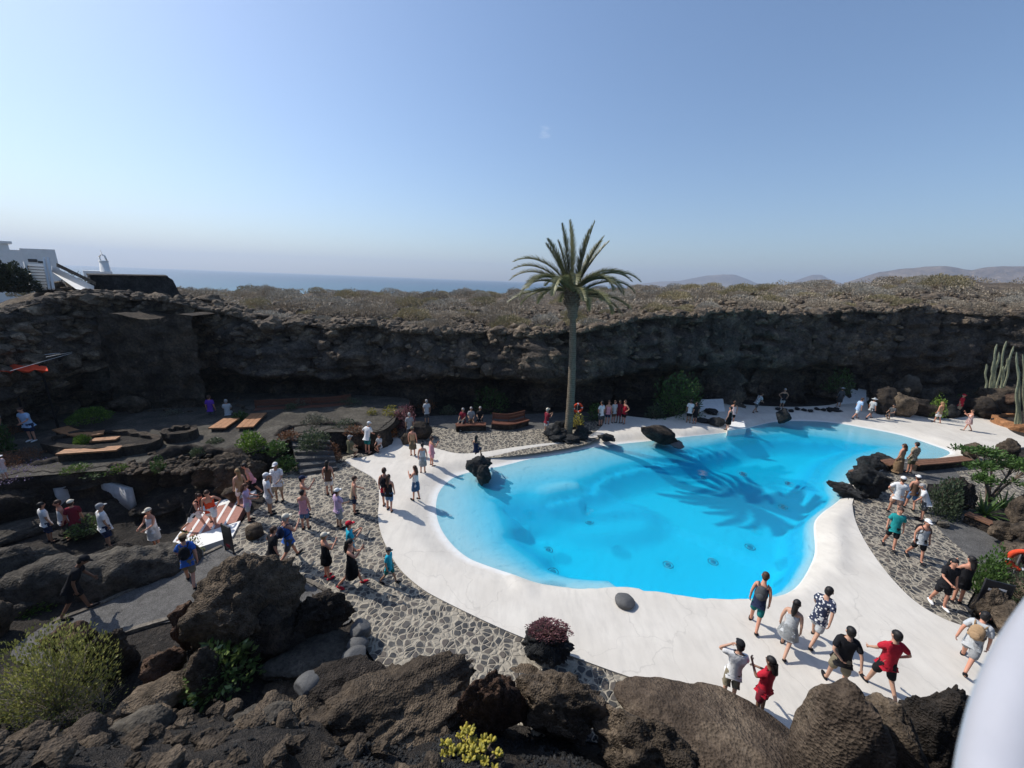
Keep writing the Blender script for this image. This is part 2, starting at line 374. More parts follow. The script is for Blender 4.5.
# arm poses: shoulder-relative elbow and wrist offsets for the right arm (x outward, y forward, z up)
ARMS=dict(down=((.06,-.03,-.28),(.07,.05,-.53)),swingf=((.06,.12,-.25),(.05,.30,-.42)),swingb=((.08,-.14,-.24),(.10,-.20,-.48)),
 phone=((.05,.12,-.25),(-.08,.34,-.08)),high=((.08,.20,-.14),(-.04,.38,.10)),hip=((.20,-.06,-.22),(.05,.06,-.42)),head=((.24,.02,.02),(.02,.04,.20)),
 cross=((.06,.06,-.27),(-.12,.24,-.28)),lap=((.05,.10,-.26),(-.02,.34,-.34)),out=((.2,.06,-.18),(.36,.2,-.12)),back=((.10,-.12,-.25),(-.06,-.16,-.42)))
def person(fx,fy,label,H=1.7,face=0,top='tee:white',bot='shorts:black',sk='t',hair='k',hl=0,hat=None,arms=('down','down'),lean=0,stride=0,sit=False,shoe='black',z=0.0,wide=1.0,look=0,sh=None,pack=None,pos=None,crouch=False):
    base=Vector(pos) if pos is not None else g(fx,fy,z)
    k=H/1.75*.955; e=empty('person',base,rad(face)); e.scale=(k,k,k); tag(e,label,'person')
    W=wide*.93
    # legs by angles: (thigh forward, knee bend)
    if sit: L=[(rad(86),rad(80)),(rad(80),rad(72))]
    elif crouch: L=[(rad(105),rad(125)),(rad(75),rad(120))]
    else: L=[(rad(stride),rad(max(0,-stride*.2)+4)),(rad(-stride),rad(max(0,stride*.9)+4))]
    pel=Vector((0,0,.93)); legs=[]
    for side,(a,b) in zip((-1,1),L):
        hip=Vector((side*.092*W,0,-.05))
        sp=.012+(.05 if sit else 0)
        knee=hip+Vector((side*sp,math.sin(a)*.42,-math.cos(a)*.42)); sa=a-b
        ank=knee+Vector((side*.005,math.sin(sa)*.41,-math.cos(sa)*.41))
        fa=max(-.9,min(.3,sa*.8)) if not (sit or crouch) else 0
        heel=ank+Vector((0,-.03*math.cos(fa),-.05)); toe=ank+Vector((side*.02,.15*math.cos(fa),-.055+.15*math.sin(fa)))
        legs.append((hip,knee,ank,toe,heel))
    low=min(min(l[3].z,l[2].z-.055) for l in legs); pz=-low+.02
    pel=Vector((0,0,pz)); legs=[tuple(pel+q for q in l) for l in legs]
    la=rad(lean)
    T=lambda v: rx(pel+Vector(v),la,pel)
    spine=T((0,.0,.19)); chest=T((0,.0,.38)); nb=T((0,-.005,.53)); nk=T((0,.012,.60))
    hp=nk; ht=rad(look)+la*.3
    Hh=lambda v: rx(nk+Vector(v),la+rad(look),nk)
    jaw=Hh((0,.02,.06)); hm=Hh((0,.015,.13)); hc=Hh((0,.005,.185))
    nose=Hh((0,.112,.10))
    verts=[(pel,(.155*W,.115*W)),(spine,(.135*W,.105*W)),(chest,(.155*W,.11*W)),(nb,(.07,.065)),(nk,(.054,.054)),(jaw,(.068,.075)),(hm,(.082,.096)),(hc,(.068,.078)),(nose,(.013,.016))]
    edges=[(0,1),(1,2),(2,3),(3,4),(4,5),(5,6),(6,7),(6,8)]
    armsj=[]
    for side,an in zip((-1,1),arms):
        eo,wo=ARMS[an]; s0=T((side*.175*W,0,.47)); f=lambda o: rx(s0+Vector((side*o[0],o[1],o[2])),la*.6,s0)
        el=f(eo); wr=f(wo); pd=(wr-el).normalized(); pm=wr+pd*.055
        i=len(verts); verts+=[(s0,(.062,.062)),(el,(.038,.038)),(wr,(.025,.027)),(pm,(.020,.036))]; edges+=[(2,i),(i,i+1),(i+1,i+2),(i+2,i+3)]
        armsj.append((s0,el,wr,pm,pd,side))
    for l in legs:
        i=len(verts); verts+=[(l[0],(.088*W,.092*W)),(l[1],(.054,.057)),(l[2],(.034,.037)),(l[3],(.032,.026))]; edges+=[(0,i),(i,i+1),(i+1,i+2),(i+2,i+3)]
    def hands(bm):
        for s0,el,wr,pm,pd,side in armsj:
            ax=Vector((side,0,0)); ax=(ax-pd*ax.dot(pd))
            if ax.length<.2: ax=Vector((0,1,0))-pd*pd.y
            pn=ax.normalized(); w=pd.cross(pn).normalized()
            for q,ln in zip((-1.5,-.5,.5,1.5),(.060,.075,.080,.066)):
                b=pm+w*q*.017; tube(bm,[b-pd*.02,b+pd*ln*.5-pn*.004,b+pd*ln*.85-pn*.024,b+pd*ln*.95-pn*.045],[.009,.0085,.0078,.006],4)
            b=wr+pd*.02+w*.024; tube(bm,[b,b+w*.028+pd*.025,b+w*.036+pd*.055],[.011,.010,.007],4)
        for s in (-1,1):
            ellip(bm,Hh((s*.033,.102,.128)),(.010,.008,.007),1,6,4); ellip(bm,Hh((s*.088,.0,.115)),(.014,.024,.034),0,6,4)
        ellip(bm,Hh((0,.012,.115)),(.080,.098,.122),0,12,10,Matrix.Rotation(-(la+rad(look)),3,'X')); ellip(bm,Hh((0,.104,.070)),(.024,.008,.006),2,6,4); ellip(bm,Hh((0,.112,.10)),(.013,.016,.022),0,6,4)
    JOBS.append((skin_obj(verts,edges,0,1),'body',['skin_'+sk,'eye','cloth_mouth'],e,hands))
    # --- top
    kind,col=top.split(':'); cm=cloth(col)
    if kind!='none':
        v=[(T((0,0,-.02)),(.185*W,.150*W)),(spine,(.172*W,.138*W)),(chest,(.188*W,.140*W)),(T((0,0,.535)),(.082,.078)),(T((0,0,-.075)),(.165*W,.135*W))]; ed=[(0,1),(1,2),(2,3),(4,0)]
        for s0,el,wr,pm,pd,side in armsj:
            i=len(v)
            if kind in('tee','dress','polo'): v+=[(s0,(.084,.084)),(s0.lerp(el,.8),(.076,.076))]; ed+=[(2,i),(i,i+1)]
            elif kind=='long': v+=[(s0,(.076,.076)),(el,(.058,.058)),(el.lerp(wr,.9),(.042,.042))]; ed+=[(2,i),(i,i+1),(i+1,i+2)]
            else: v+=[(s0.lerp(T((0,0,.50)),.30),(.060,.08))]; ed+=[(2,i)]
        JOBS.append((skin_obj(v,ed,0,1),'shirt' if kind not in('dress','tdress') else 'bodice',[cm],e,None))
    # --- bottom
    bk,bc=bot.split(':'); bmn=cloth(bc)
    if bk in('shorts','pants'):
        v=[(T((0,0,.10)),(.168*W,.132*W)),(pel+Vector((0,0,-.04)),(.172*W,.138*W))]; ed=[(0,1)]
        for l in legs:
            i=len(v); v+=[(l[0].lerp(l[1],.25),(.118*W,.118*W)),(l[0].lerp(l[1],1.0),(.100*W,.100*W))]; ed+=[(1,i),(i,i+1)]
            if bk=='pants': v+=[(l[1],(.086,.086)),(l[2].lerp(l[1],.05),(.062,.062))]; ed+=[(i+1,i+2),(i+2,i+3)]
        JOBS.append((skin_obj(v,ed,0,1),'shorts' if bk=='shorts' else 'trousers',[bmn],e,None))
    else: # skirt / long skirt, lofted round the legs
        ln=dict(skirt=.42,dress=.50,mini=.34,longdress=.86)[bk]; bm=bmesh.new(); rings=[]; n=18
        kneec=(legs[0][1]+legs[1][1])/2
        for j in range(9):
            t=j/8; c=pel+Vector((0,0,.10-t*(ln+.10)));
            if sit: c=pel.lerp(kneec+Vector((0,0,.02)),t)
            c=c+Vector((0,(kneec.y-pel.y)*t*.25,0)) if not sit else c
            ra=(.150+.02*math.sin(t*3))*W+t*(.07 if bk!='longdress' else .15)+abs(math.sin(rad(stride)))*.10*t
            rings.append([bm.verts.new(c+Vector((math.cos(q*2*PI/n)*ra*(1+.05*math.cos(q*2.1)*t),math.sin(q*2*PI/n)*(ra*.82)*(1+.06*math.sin(q*2.5)*t),0 if not sit else math.sin(q*2*PI/n)*.10))) for q in range(n)])
        for j in range(8):
            for q in range(n): bm.faces.new((rings[j][q],rings[j][(q+1)%n],rings[j+1][(q+1)%n],rings[j+1][q]))
        bmesh.ops.solidify(bm,geom=bm.faces[:],thickness=.008)
        frombm('skirt',bm,[bmn],e,True)
    # --- hair
    R=Matrix.Rotation(-(la+rad(look)),3,'X')
    bm=bmesh.new(); ellip(bm,Hh((0,-.006,.150)),(.092,.110,.102),0,12,8,R,-.30); ellip(bm,Hh((0,-.040,.105)),(.086,.072,.100),0,10,8,R)
    if hl>0:
        pts=[Hh((0,-.075,.13)),Hh((0,-.10,.02)),T((0,-.125,.50)),T((0,-.135,.50-.22*hl))]; rs=[.078,.072,.062,.022]
        b2=bmesh.new(); tube(b2,pts,rs,8)
        me=bpy.data.meshes.new('t'); b2.to_mesh(me); b2.free(); bm.from_mesh(me); bpy.data.meshes.remove(me)
    elif hl<0: ellip(bm,Hh((0,-.10,.20)),(.05,.05,.05),0,8,6)
    if hair!='n': frombm('hair',bm,['hair_'+hair],e,True)
    else: bm.free()
    if hat:
        hk,hcol=hat.split(':'); bm=bmesh.new(); ellip(bm,Hh((0,-.004,.165)),(.098,.116,.100),0,14,8,R,-.12)
        if hk=='cap': ellip(bm,Hh((0,.125,.158)),(.070,.080,.012),0,12,4,R)
        else: ellip(bm,Hh((0,0,.155)),(.205,.215,.012),0,18,4,R)
        frombm('cap' if hk=='cap' else 'sun_hat',bm,[cloth(hcol)],e,True)
    for l in legs:
        bm=bmesh.new(); d=(l[3]-l[4]); d.normalize(); c=(l[3]+l[4])/2+Vector((0,.01,-.002))
        yaw=math.atan2(d.z,d.y); Rm=Matrix.Rotation(yaw,3,'X'); ellip(bm,c+Rm@Vector((0,.01,.012)),(.052,.150,.046),0,10,6,Rm,-.62)
        if shoe!='none': frombm('shoe',bm,[cloth(shoe)],e,True)
        else: bm.free()
    if pack:
        pc,pl=pack; b=empty('backpack',base,rad(face)); b.scale=(k,k,k); tag(b,pl,'backpack')
        bm=bmesh.new(); ellip(bm,T((0,-.21,.30)),(.145,.095,.215),0,10,8,Matrix.Rotation(-la,3,'X')); frombm('bag_body',bm,[cloth(pc)],b,True)
        bm=bmesh.new(); ellip(bm,T((0,-.295,.22)),(.10,.04,.10),0,8,6,Matrix.Rotation(-la,3,'X')); frombm('pocket',bm,[cloth(pc)],b,True)
        for s in (-1,1):
            bm=bmesh.new(); tube(bm,[T((s*.09,-.17,.46)),T((s*.11,-.03,.535)),T((s*.115,.115,.47)),T((s*.13,.13,.34)),T((s*.15,-.02,.18)),T((s*.12,-.17,.14))],.017,6); frombm('strap',bm,[cloth(pc)],b,True)
    return e,T,armsj
M['cloth_mouth']=plainmat('lips',(.32,.10,.08),.5,.1,6)
def held_phone(p,label):
    e,T,aj=p; k=e.scale.x; R=Matrix.Rotation(e.rotation_euler.z,3,'Z'); s0,el,wr,pm,pd,side=aj[1]
    o=empty('phone',e.location+R@((pm+pd*.03+Vector((0,.02,.03)))*k),e.rotation_euler.z); tag(o,label,'phone')
    bm=bmesh.new(); box(bm,(-.038,-.004,-.075),(.038,.004,.075)); bmesh.ops.bevel(bm,geom=bm.edges[:],offset=.003,segments=1,affect='EDGES'); frombm('phone_body',bm,'black',o)
    bm=bmesh.new(); box(bm,(-.034,-.0065,-.07),(.034,-.0045,.07)); frombm('screen',bm,'dark_metal',o)
# ================================================================== who stands where (feet pixel, look)
PE=[]
def P(*a,**k):
    p=person(*a,**k); PE.append(p); return p
# --- left paved area
P(192,584,'man in blue shirt, khaki shorts and tan cap walking up the grey path',1.75,35,'tee:blue','shorts:khaki','r','b',hat='cap:tan',arms=('swingf','swingb'),stride=22,lean=6,pack=('black','black backpack worn by the man in the blue shirt'))
P(80,614,'man all in black bending forward on the gravel path',1.78,-50,'tee:black','shorts:black','d','k',hat='cap:black',arms=('swingf','down'),stride=14,lean=24,look=15)
P(52,542,'white shirted person with black hair, leftmost by the cave wall',1.65,-20,'tee:white','pants:navy','t','k',z=-.8)
P(69,540,'person in white and dark red at the cave wall, second from left',1.68,150,'tank:white','shorts:maroon','r','b',z=-.8)
P(81,540,'person in maroon shirt and cream cap before the white cave wall',1.68,30,'tee:maroon','pants:dgrey','r','b',hat='cap:cream',z=-.8)
P(110,546,'stout man in white polo and grey cap behind the leafy plant',1.75,-30,'tee:white','pants:navy','t','g',hat='cap:grey',z=-.8,wide=1.25,arms=('hip','down'))
P(157,548,'woman in white sleeveless dress and straw hat above the long ledge',1.66,170,'tdress:white','dress:white','r','b',hat='cap:cream',z=-.8,arms=('lap','lap'),wide=1.1)
P(197,530,'woman in black top and white shorts climbing the striped steps',1.60,-70,'tank:black','shorts:white','r','b',hl=-1,z=-.35,stride=24,lean=22,arms=('hip','lap'))
P(214,527,'person in orange red tank top on the striped steps',1.68,-150,'tank:redorange','shorts:white','r','b',z=-.25,stride=18,lean=12,arms=('hip','down'),wide=1.08)
P(243,506,'blonde long haired woman in beige top at head of striped steps',1.64,60,'tank:tan','shorts:white','l','y',hl=.8,stride=10)
P(254,497,'woman in pink top and black bottoms leaning near the brown boulder',1.62,120,'tank:pink','shorts:black','r','k',stride=16,lean=14,arms=('hip','down'))
P(250,521,'brown haired woman in lilac tee holding a black bag beside steps',1.58,-60,'tee:lilac','shorts:lgrey','r','r',hl=.3,arms=('lap','lap'))
P(271,514,'man in white tee, grey shorts and white cap on the cobbles',1.76,-40,'tee:white','shorts:lgrey','t','g',hat='cap:white')
P(280,501,'elderly man in loose white patterned shirt and white cap',1.74,190,'tee:pat_lgrey_white','shorts:beige','t','g',hat='cap:white',wide=1.15,arms=('lap','down'))
p=P(306,517,'man with dark cap raising a phone behind the pink tank woman',1.76,-60,'none:white','shorts:navy','r','k',hat='cap:navy',arms=('down','high')); held_phone(p,'phone raised by the bare chested man in the dark cap')
P(306,529,'woman in pink tank and denim shorts with dark ponytail seen from behind',1.62,10,'tank:pink','shorts:denim','r','k',hl=-1,arms=('phone','down'))
P(340,528,'woman in lilac tee, grey trousers and white cap',1.64,-35,'tee:lilac','pants:grey','t','b',hat='cap:white',arms=('down','lap'))
P(330,495,'long dark haired woman in brown top and white shorts facing away',1.62,10,'tank:brown','shorts:white','r','k',hl=.9)
P(355,513,'woman with blue shoulder bag and navy shorts near the white deck',1.62,-60,'tank:beige','shorts:navy','r','b',lean=6,arms=('lap','down'))
P(291,561,'man in blue tank with beige cap turning to photograph the pool',1.80,-30,'tank:blue','shorts:dgrey','r','g',hat='cap:cream',stride=22,arms=('out','phone'),pack=('navy','navy backpack on the man in the blue tank top'))
P(276,574,'dark haired person in black tee behind the big foreground boulder',1.66,-40,'tee:black','shorts:black','r','b',arms=('hip','down'),wide=1.1,lean=8)
P(328,578,'woman in short black dress with pale cap and red shoes',1.62,-40,'tdress:black','mini:black','r','y',hat='cap:cream',arms=('lap','phone'),shoe='red')
p=P(353,586,'woman in black dress with long dark hair pointing a phone at the pool',1.70,-80,'tdress:black','dress:black','r','k',hl=.7,stride=20,arms=('phone','high'),shoe='red'); held_phone(p,'phone held out by the long haired woman in black')
P(352,566,'person in teal shirt and red cap behind the long haired woman',1.66,-60,'tee:turq','shorts:grey','r','b',hat='cap:red',arms=('phone','phone'))
P(390,583,'boy in turquoise tee and grey cap at the edge of the deck',1.30,-100,'tee:turq','shorts:dteal','t','b',hat='cap:dgrey',stride=18)
# --- deck, left end
P(386,508,'man in red tank carrying a black backpack on the white deck',1.80,5,'tank:red','shorts:navy','r','b',stride=8,pack=('black','black backpack on the man in the red tank top'))
P(390,511,'woman in black tank and denim shorts with long brown hair walking away',1.62,0,'tank:black','shorts:denim','r','b',hl=1.0,stride=6)
p=P(416,500,'girl in white top and denim skirt holding a phone up front',1.60,60,'tank:white','skirt:denim','r','b',hl=.6,arms=('phone','lap'),stride=5); held_phone(p,'phone held by the girl in the denim skirt')
P(423,473,'woman in pale grey dress standing nearest the pool shallows',1.58,10,'tdress:lgrey','dress:lgrey','r','k',hl=-1)
P(432,466,'woman in pink top just behind the pale grey dress',1.60,-50,'tank:pink','shorts:pink','r','b',arms=('down','phone'))
P(413,456,'woman in khaki dress and hat by the small brown boulder',1.66,0,'tdress:tan','dress:khaki','r','b',hat='cap:khaki')
P(410,440,'grey shirted person in shade behind the khaki dress woman',1.68,20,'tee:grey','pants:dgrey','t','g')
P(368,453,'man in white shirt and white cap leaning by the dark wall',1.74,-20,'tee:white','shorts:dteal','r','g',hat='cap:white',lean=16,arms=('hip','lap'),shoe='peach')
P(351,458,'person in camouflage colours crouching at the dark retaining wall',1.66,-30,'tee:olive','shorts:beige','t','g',crouch=True,hat='cap:grey',arms=('lap','lap'))
P(380,452,'small person in grey sitting beside the dark retaining wall',1.35,160,'tee:lgrey','shorts:brown','r','b',crouch=True,arms=('lap','lap'))
P(427,424,'person with white shirt alone in the shade behind the flowering shrub',1.66,20,'tee:lgrey','pants:dgrey','t','g',z=0)
P(463,428,'seated person in dark clothes and white shoes, left on the cave bench',1.68,160,'tee:maroon','shorts:dgrey','t','g',sit=True,shoe='white',arms=('lap','lap'))
P(471,427,'grey shirted person in the middle of the cave bench',1.70,190,'tee:grey','shorts:brown','t','g',sit=True,shoe='white',arms=('lap','lap'))
P(480,426,'dark seated figure at the right end of the cave bench',1.66,180,'tee:black','pants:black','t','g',sit=True,arms=('lap','lap'))
p=P(546,434,'man in maroon tee and cream cap looking at his phone by the palm',1.70,-60,'tee:maroon','shorts:lgrey','t','g',hat='cap:cream',arms=('phone','phone')); held_phone(p,'phone in the hands of the maroon tee man')
P(600,426,'person in white tee, leftmost of the group right of the palm',1.74,30,'tee:white','pants:dgrey','r','k',arms=('hip','down'))
P(607,424,'person in pink top and navy shorts in the group near the palm',1.66,170,'tank:pink','shorts:navy','r','b')
P(613,423,'person in white top, middle of the group near the palm',1.62,200,'tee:lgrey','shorts:brown','r','b')
P(618,423,'person in dark red, fourth of the group near the palm',1.66,150,'tee:maroon','shorts:maroon','d','k')
P(623,424,'person in red with bare arms, rightmost of the group by the palm',1.72,120,'tank:red','shorts:black','r','b',arms=('hip','down'))
P(688,423,'man in white tee and black shorts left of the dark poolside rock',1.72,-30,'tee:white','shorts:black','t','k')
P(694,424,'person in black beside the white tee man in shade',1.60,10,'tee:black','shorts:black','r','k',hl=.5)
P(727,430,'person in black dress at the far pool edge',1.66,30,'tdress:black','dress:black','r','k')
P(731,424,'woman in pale pink top beside the person in black dress',1.70,-20,'tank:palepink','shorts:black','r','b',hl=.4)
P(755,413,'person in checked white and navy shirt bending at the cave edge',1.70,-80,'tee:pat_navy_lgrey','pants:dgrey','t','b',lean=24,stride=14,arms=('lap','lap'))
P(781,409,'person in black vest and pale shorts, hands on hips, by the dark block',1.72,170,'tank:black','shorts:lgrey','t','g',arms=('hip','hip'))
P(838,407,'dark dressed person in wide sun hat inside the shade of the cave',1.70,-20,'long:dgrey','dress:dgrey','t','b',hat='sun:grey')
P(855,419,'man in light blue shirt and white shorts walking on the far deck',1.72,-90,'tee:sky','shorts:white','r','b',stride=16,lean=12)
P(869,419,'person in grey shirt and sun hat walking behind the light blue shirt',1.72,-80,'tee:lgrey','shorts:dgrey','r','b',hat='sun:lgrey',stride=22)
P(890,420,'person in dark grey crouching at the foot of the boulder heap',1.66,100,'tee:dgrey','pants:dgrey','t','k',crouch=True,arms=('lap','lap'))
P(936,423,'woman in tan top and white shorts on the far right deck',1.66,10,'tank:tan','shorts:white','r','y',hl=.5,stride=8)
P(957,415,'man in red polo and white cap near the cactus mound',1.76,200,'tee:red','shorts:beige','r','g',hat='cap:red',arms=('hip','down'))
P(966,431,'woman in pale pink dress raising both arms on the far deck',1.62,60,'tdress:palepink','mini:palepink','r','b',arms=('phone','high'),stride=14)
# --- right bank
P(896,473,'woman in long beige dress by the pool, beside the patterned shirt man',1.68,20,'tdress:tan','longdress:tan','r','b',hl=.3,wide=1.05)
P(908,473,'man in patterned olive shirt standing beside the long beige dress',1.78,5,'tee:pat_olive_beige','shorts:olive','r','k')
P(892,514,'man in white tee, peach shorts and white cap on the right cobbles',1.78,-30,'tee:white','shorts:peach','r','b',hat='cap:white',stride=10,wide=1.1,arms=('hip','down'))
P(908,509,'woman in dark top, denim shorts and white cap among right bank walkers',1.64,-20,'tank:brown','shorts:denim','r','b',hat='cap:white',stride=8)
P(920,520,'man in white tee and dark shorts leaning beside the leafy shrub',1.66,50,'tee:white','shorts:dgrey','r','g',lean=22,arms=('swingf','down'))
P(888,548,'person in dark teal tee and black shorts facing the pool path',1.72,150,'tee:teal','shorts:black','r','b',stride=12)
P(914,560,'woman in grey tank, black shorts and white cap striding to the camera',1.68,165,'tank:lgrey','shorts:black','r','k',hat='cap:white',stride=14,pack=('black','black backpack on the woman in the grey tank'))
P(937,606,'person in black tee with orange waist bag and white shoes',1.70,165,'tee:black','shorts:black','r','k',hl=.2,shoe='white',arms=('down','lap'),stride=8)
P(955,602,'person in black dress next to the orange waist bag',1.66,-10,'tdress:black','mini:black','r','k',hl=.4,arms=('phone','lap'))
P(963,666,'man in grey tee and shorts striding beside the lower right cobbles',1.76,-60,'tee:lgrey','shorts:grey','r','k',stride=32,lean=12,arms=('swingb','down'),pack=('tan','tan sling backpack on the striding man in grey'))
# --- near deck
P(753,627,'man in navy tank and shorts with grey backpack beside the water',1.76,-40,'tank:navy','shorts:dteal','r','b',stride=16,lean=12,look=10,pack=('dgrey','grey backpack on the man in the navy tank'))
P(783,652,'woman in pale blue dress with dark ponytail walking on the deck',1.66,-50,'tdress:lgrey','mini:lgrey','l','k',hl=.5,stride=20,lean=6,wide=1.05)
P(812,642,'man in blue and white patterned shirt and pale shorts mid stride',1.80,-60,'tee:pat_white_navy','shorts:lgrey','l','k',stride=22,lean=10,arms=('swingf','swingb'),wide=1.05)
P(833,687,'man in black tee and khaki shorts with black socks near the rocks',1.78,-20,'tee:black','shorts:khaki','l','k',stride=12,arms=('back','swingb'),wide=1.08)
P(877,691,'young man in red tee and black shorts above the foreground boulders',1.80,-5,'tee:red','shorts:black','l','k',stride=16,arms=('swingf','hip'))
P(727,700,'woman in white tee and khaki trousers with one hand behind her head',1.72,-20,'tee:white','pants:khaki','l','k',hat='cap:black',arms=('head','lap'),lean=-4,look=14)
P(757,716,'dark haired person in red tee half hidden behind foreground slab',1.66,25,'tee:red','shorts:maroon','d','k',hl=.2,arms=('phone','lap'))
# --- upper left terrace
P(33,441,'person in white and blue shirt standing on the upper left terrace',1.72,180,'tee:sky','shorts:navy','r','b',z=1.0,shoe='white',lean=8,arms=('lap','hip'),wide=1.15)
P(2,441,'pale shirted person at the left edge of the terrace',1.68,180,'tee:lgrey','pants:navy','t','g',z=1.0)
P(213,423,'person in purple shirt standing behind the twin wooden benches',1.70,10,'tee:purple','shorts:dgrey','r','b',z=.5)
P(229,421,'person in pale shirt seated on the left one of the twin benches',1.66,30,'tee:lgrey','shorts:lgrey','t','g',z=.62,sit=True,arms=('lap','lap'))
P(6,480,'small child in pale pink by the lavender bed',1.05,100,'tee:palepink','shorts:white','l','b',z=1.0,hat='sun:white')
# sitting on the pool rock
_b=g(475,470); P(0,0,'person in navy sitting on top of the black poolside rock',1.6,-10,'tank:navy','pants:navy','t','k',hl=.3,sit=True,arms=('lap','lap'),pos=(_b.x,_b.y+.45,.38))
flush(JOBS)
import numpy as np
# ================================================================== GROUND, RIM, PLATEAU
def nseg(P,poly):
    """distance from many points to a closed polyline (numpy)"""
    P=np.asarray(P,float); A=np.array([(p[0],p[1]) for p in poly]); B=np.roll(A,-1,0); best=np.full(len(P),1e9); bi=np.zeros(len(P),int); bt=np.zeros(len(P))
    for i in range(len(A)):
        ab=B[i]-A[i]; L=max((ab**2).sum(),1e-12); t=np.clip(((P-A[i])@ab)/L,0,1); d=np.hypot(*(P-A[i]-t[:,None]*ab).T)
        m=d<best; best[m]=d[m]; bi[m]=i; bt[m]=t[m]
    return best,bi,bt
def ninside(P,poly):
    P=np.asarray(P,float); x,y=P[:,0],P[:,1]; r=np.zeros(len(P),bool); j=len(poly)-1
    for i in range(len(poly)):
        xi,yi=poly[i][0],poly[i][1]; xj,yj=poly[j][0],poly[j][1]
        if yi!=yj: r^=((yi>y)!=(yj>y))&(x<(xj-xi)*(y-yi)/(yj-yi)+xi)
        j=i
    return r
RIMPX=[(-250,400,12),(-60,335,16),(20,305,19),(95,297,22),(180,304,23.3),(250,318,24.6),(330,326,25.4),(420,330,26.2),(500,333,26.7),(570,328,26.7),(640,318,27.8),(700,313,29.3),(760,311,30.6),(820,314,31.5),(870,311,32),(930,309,32.4),(1000,315,32),(1100,325,29),(1250,345,23),(1500,400,14)]
rim=[at(x,y,Y) for x,y,Y in RIMPX]
rim=[Vector((-16,-4,7.3)),Vector((-24,3,6.9)),Vector((-31,10,6.6))]+rim[1:-1]+[Vector((46,12,7.6)),Vector((34,2,7.8)),Vector((20,-5,7.6))]
rimS=catmull(rim,False,14)
for p in rimS:
    if p.y>12:
        d_=Vector((p.x,p.y,0)).normalized(); p+=d_*(1.3*noise.noise((p.x*.22,p.y*.22,11))+.9*noise.noise((p.x*.7,p.y*.7,12))+.35*noise.noise((p.x*2,p.y*2,13))); p.z+=.45*noise.noise((p.x*.35,p.y*.35,14))
AZ=np.array([math.atan2(p.x,p.y) for p in rimS]); RR=np.array([math.hypot(p.x,p.y) for p in rimS]); RZ=np.array([p.z for p in rimS])
o_=np.argsort(AZ); AZ,RR,RZ=AZ[o_],RR[o_],RZ[o_]
SIL=[(-300,280),(0,288),(180,294),(300,293.5),(400,294.5),(480,294),(560,293),(600,291),(640,289.5),(700,289),(760,289.5),(800,287),(850,286.5),(900,283.5),(940,281),(1000,283),(1100,286),(1300,290)]
sa=[];se=[]
for x,y in SIL:
    d=ray(x,y); sa.append(math.atan2(d.x,d.y)); se.append(d.z/math.hypot(d.x,d.y))
def plat(x,y,detail=True):
    az=math.atan2(x,y); r=math.hypot(x,y); rr=float(np.interp(az,AZ,RR)); rz=float(np.interp(az,AZ,RZ)); e=float(np.interp(az,sa,se))
    D=78; zs=CH+D*e
    if r<D: t=(r-rr)/(D-rr); z=lerp(rz,zs,max(0,t)**1.15)
    else:
        k=.062 if az<.15 else lerp(.062,-.0,min(1,(az-.15)/.25)); z=zs-(r-D)*k
        if az>=.15: z=min(z,zs)-(r-D)*.004
    if detail:
        a=min(1,max(0,(r-rr)/3)); z+=a*(.55*noise.noise((x*.13,y*.13,3))+.35*noise.noise((x*.45,y*.45,9))+.12*noise.noise((x*1.6,y*1.6,5)))
    return max(z,-13)
M['plateau']=rockmat('lava plain soil',(.06,.048,.038),(.17,.135,.10),(.30,.24,.17),.8,.12)
# the plateau as a ring sheet out to the coast
v=[];f=[]; nA=520; radii=[0,.6,1.3,2.2,3.3,4.6,6,8,10.5,13,16,20,25,31,38,46,56,70,90,120,160,220,320,500]
azs=np.linspace(AZ[0],AZ[-1],nA)
for a in azs:
    rr=float(np.interp(a,AZ,RR))
    for q in radii:
        r=rr-.15+q if q<500 else 620; x,y=math.sin(a)*r,math.cos(a)*r; v.append((x,y,plat(x,y)))
K=len(radii)
for i in range(nA-1):
    for j in range(K-1): f.append((i*K+j,(i+1)*K+j,(i+1)*K+j+1,i*K+j+1))
o=frompy('plateau_ground',v,f,'plateau',smooth=True); o['kind']='structure'
# camera-side ground closing the ring behind
v=[];f=[]
pts=[rimS[0],Vector((-6,-1.2,7.3)),Vector((0,-.4,7.35)),Vector((7,-1.2,7.4)),rimS[-1]]
for p in pts:
    for q in (0,4,40,400): d=Vector((p.x*.5,-1 if abs(p.x)<10 else p.y*.3-1,0)).normalized(); v.append((p.x+d.x*q,p.y+d.y*q-.0,p.z))
for i in range(4):
    for j in range(3): f.append((i*4+j,i*4+j+1,(i+1)*4+j+1,(i+1)*4+j))
o=frompy('upper_terrace_ground',v,f,'plateau'); o['kind']='structure'
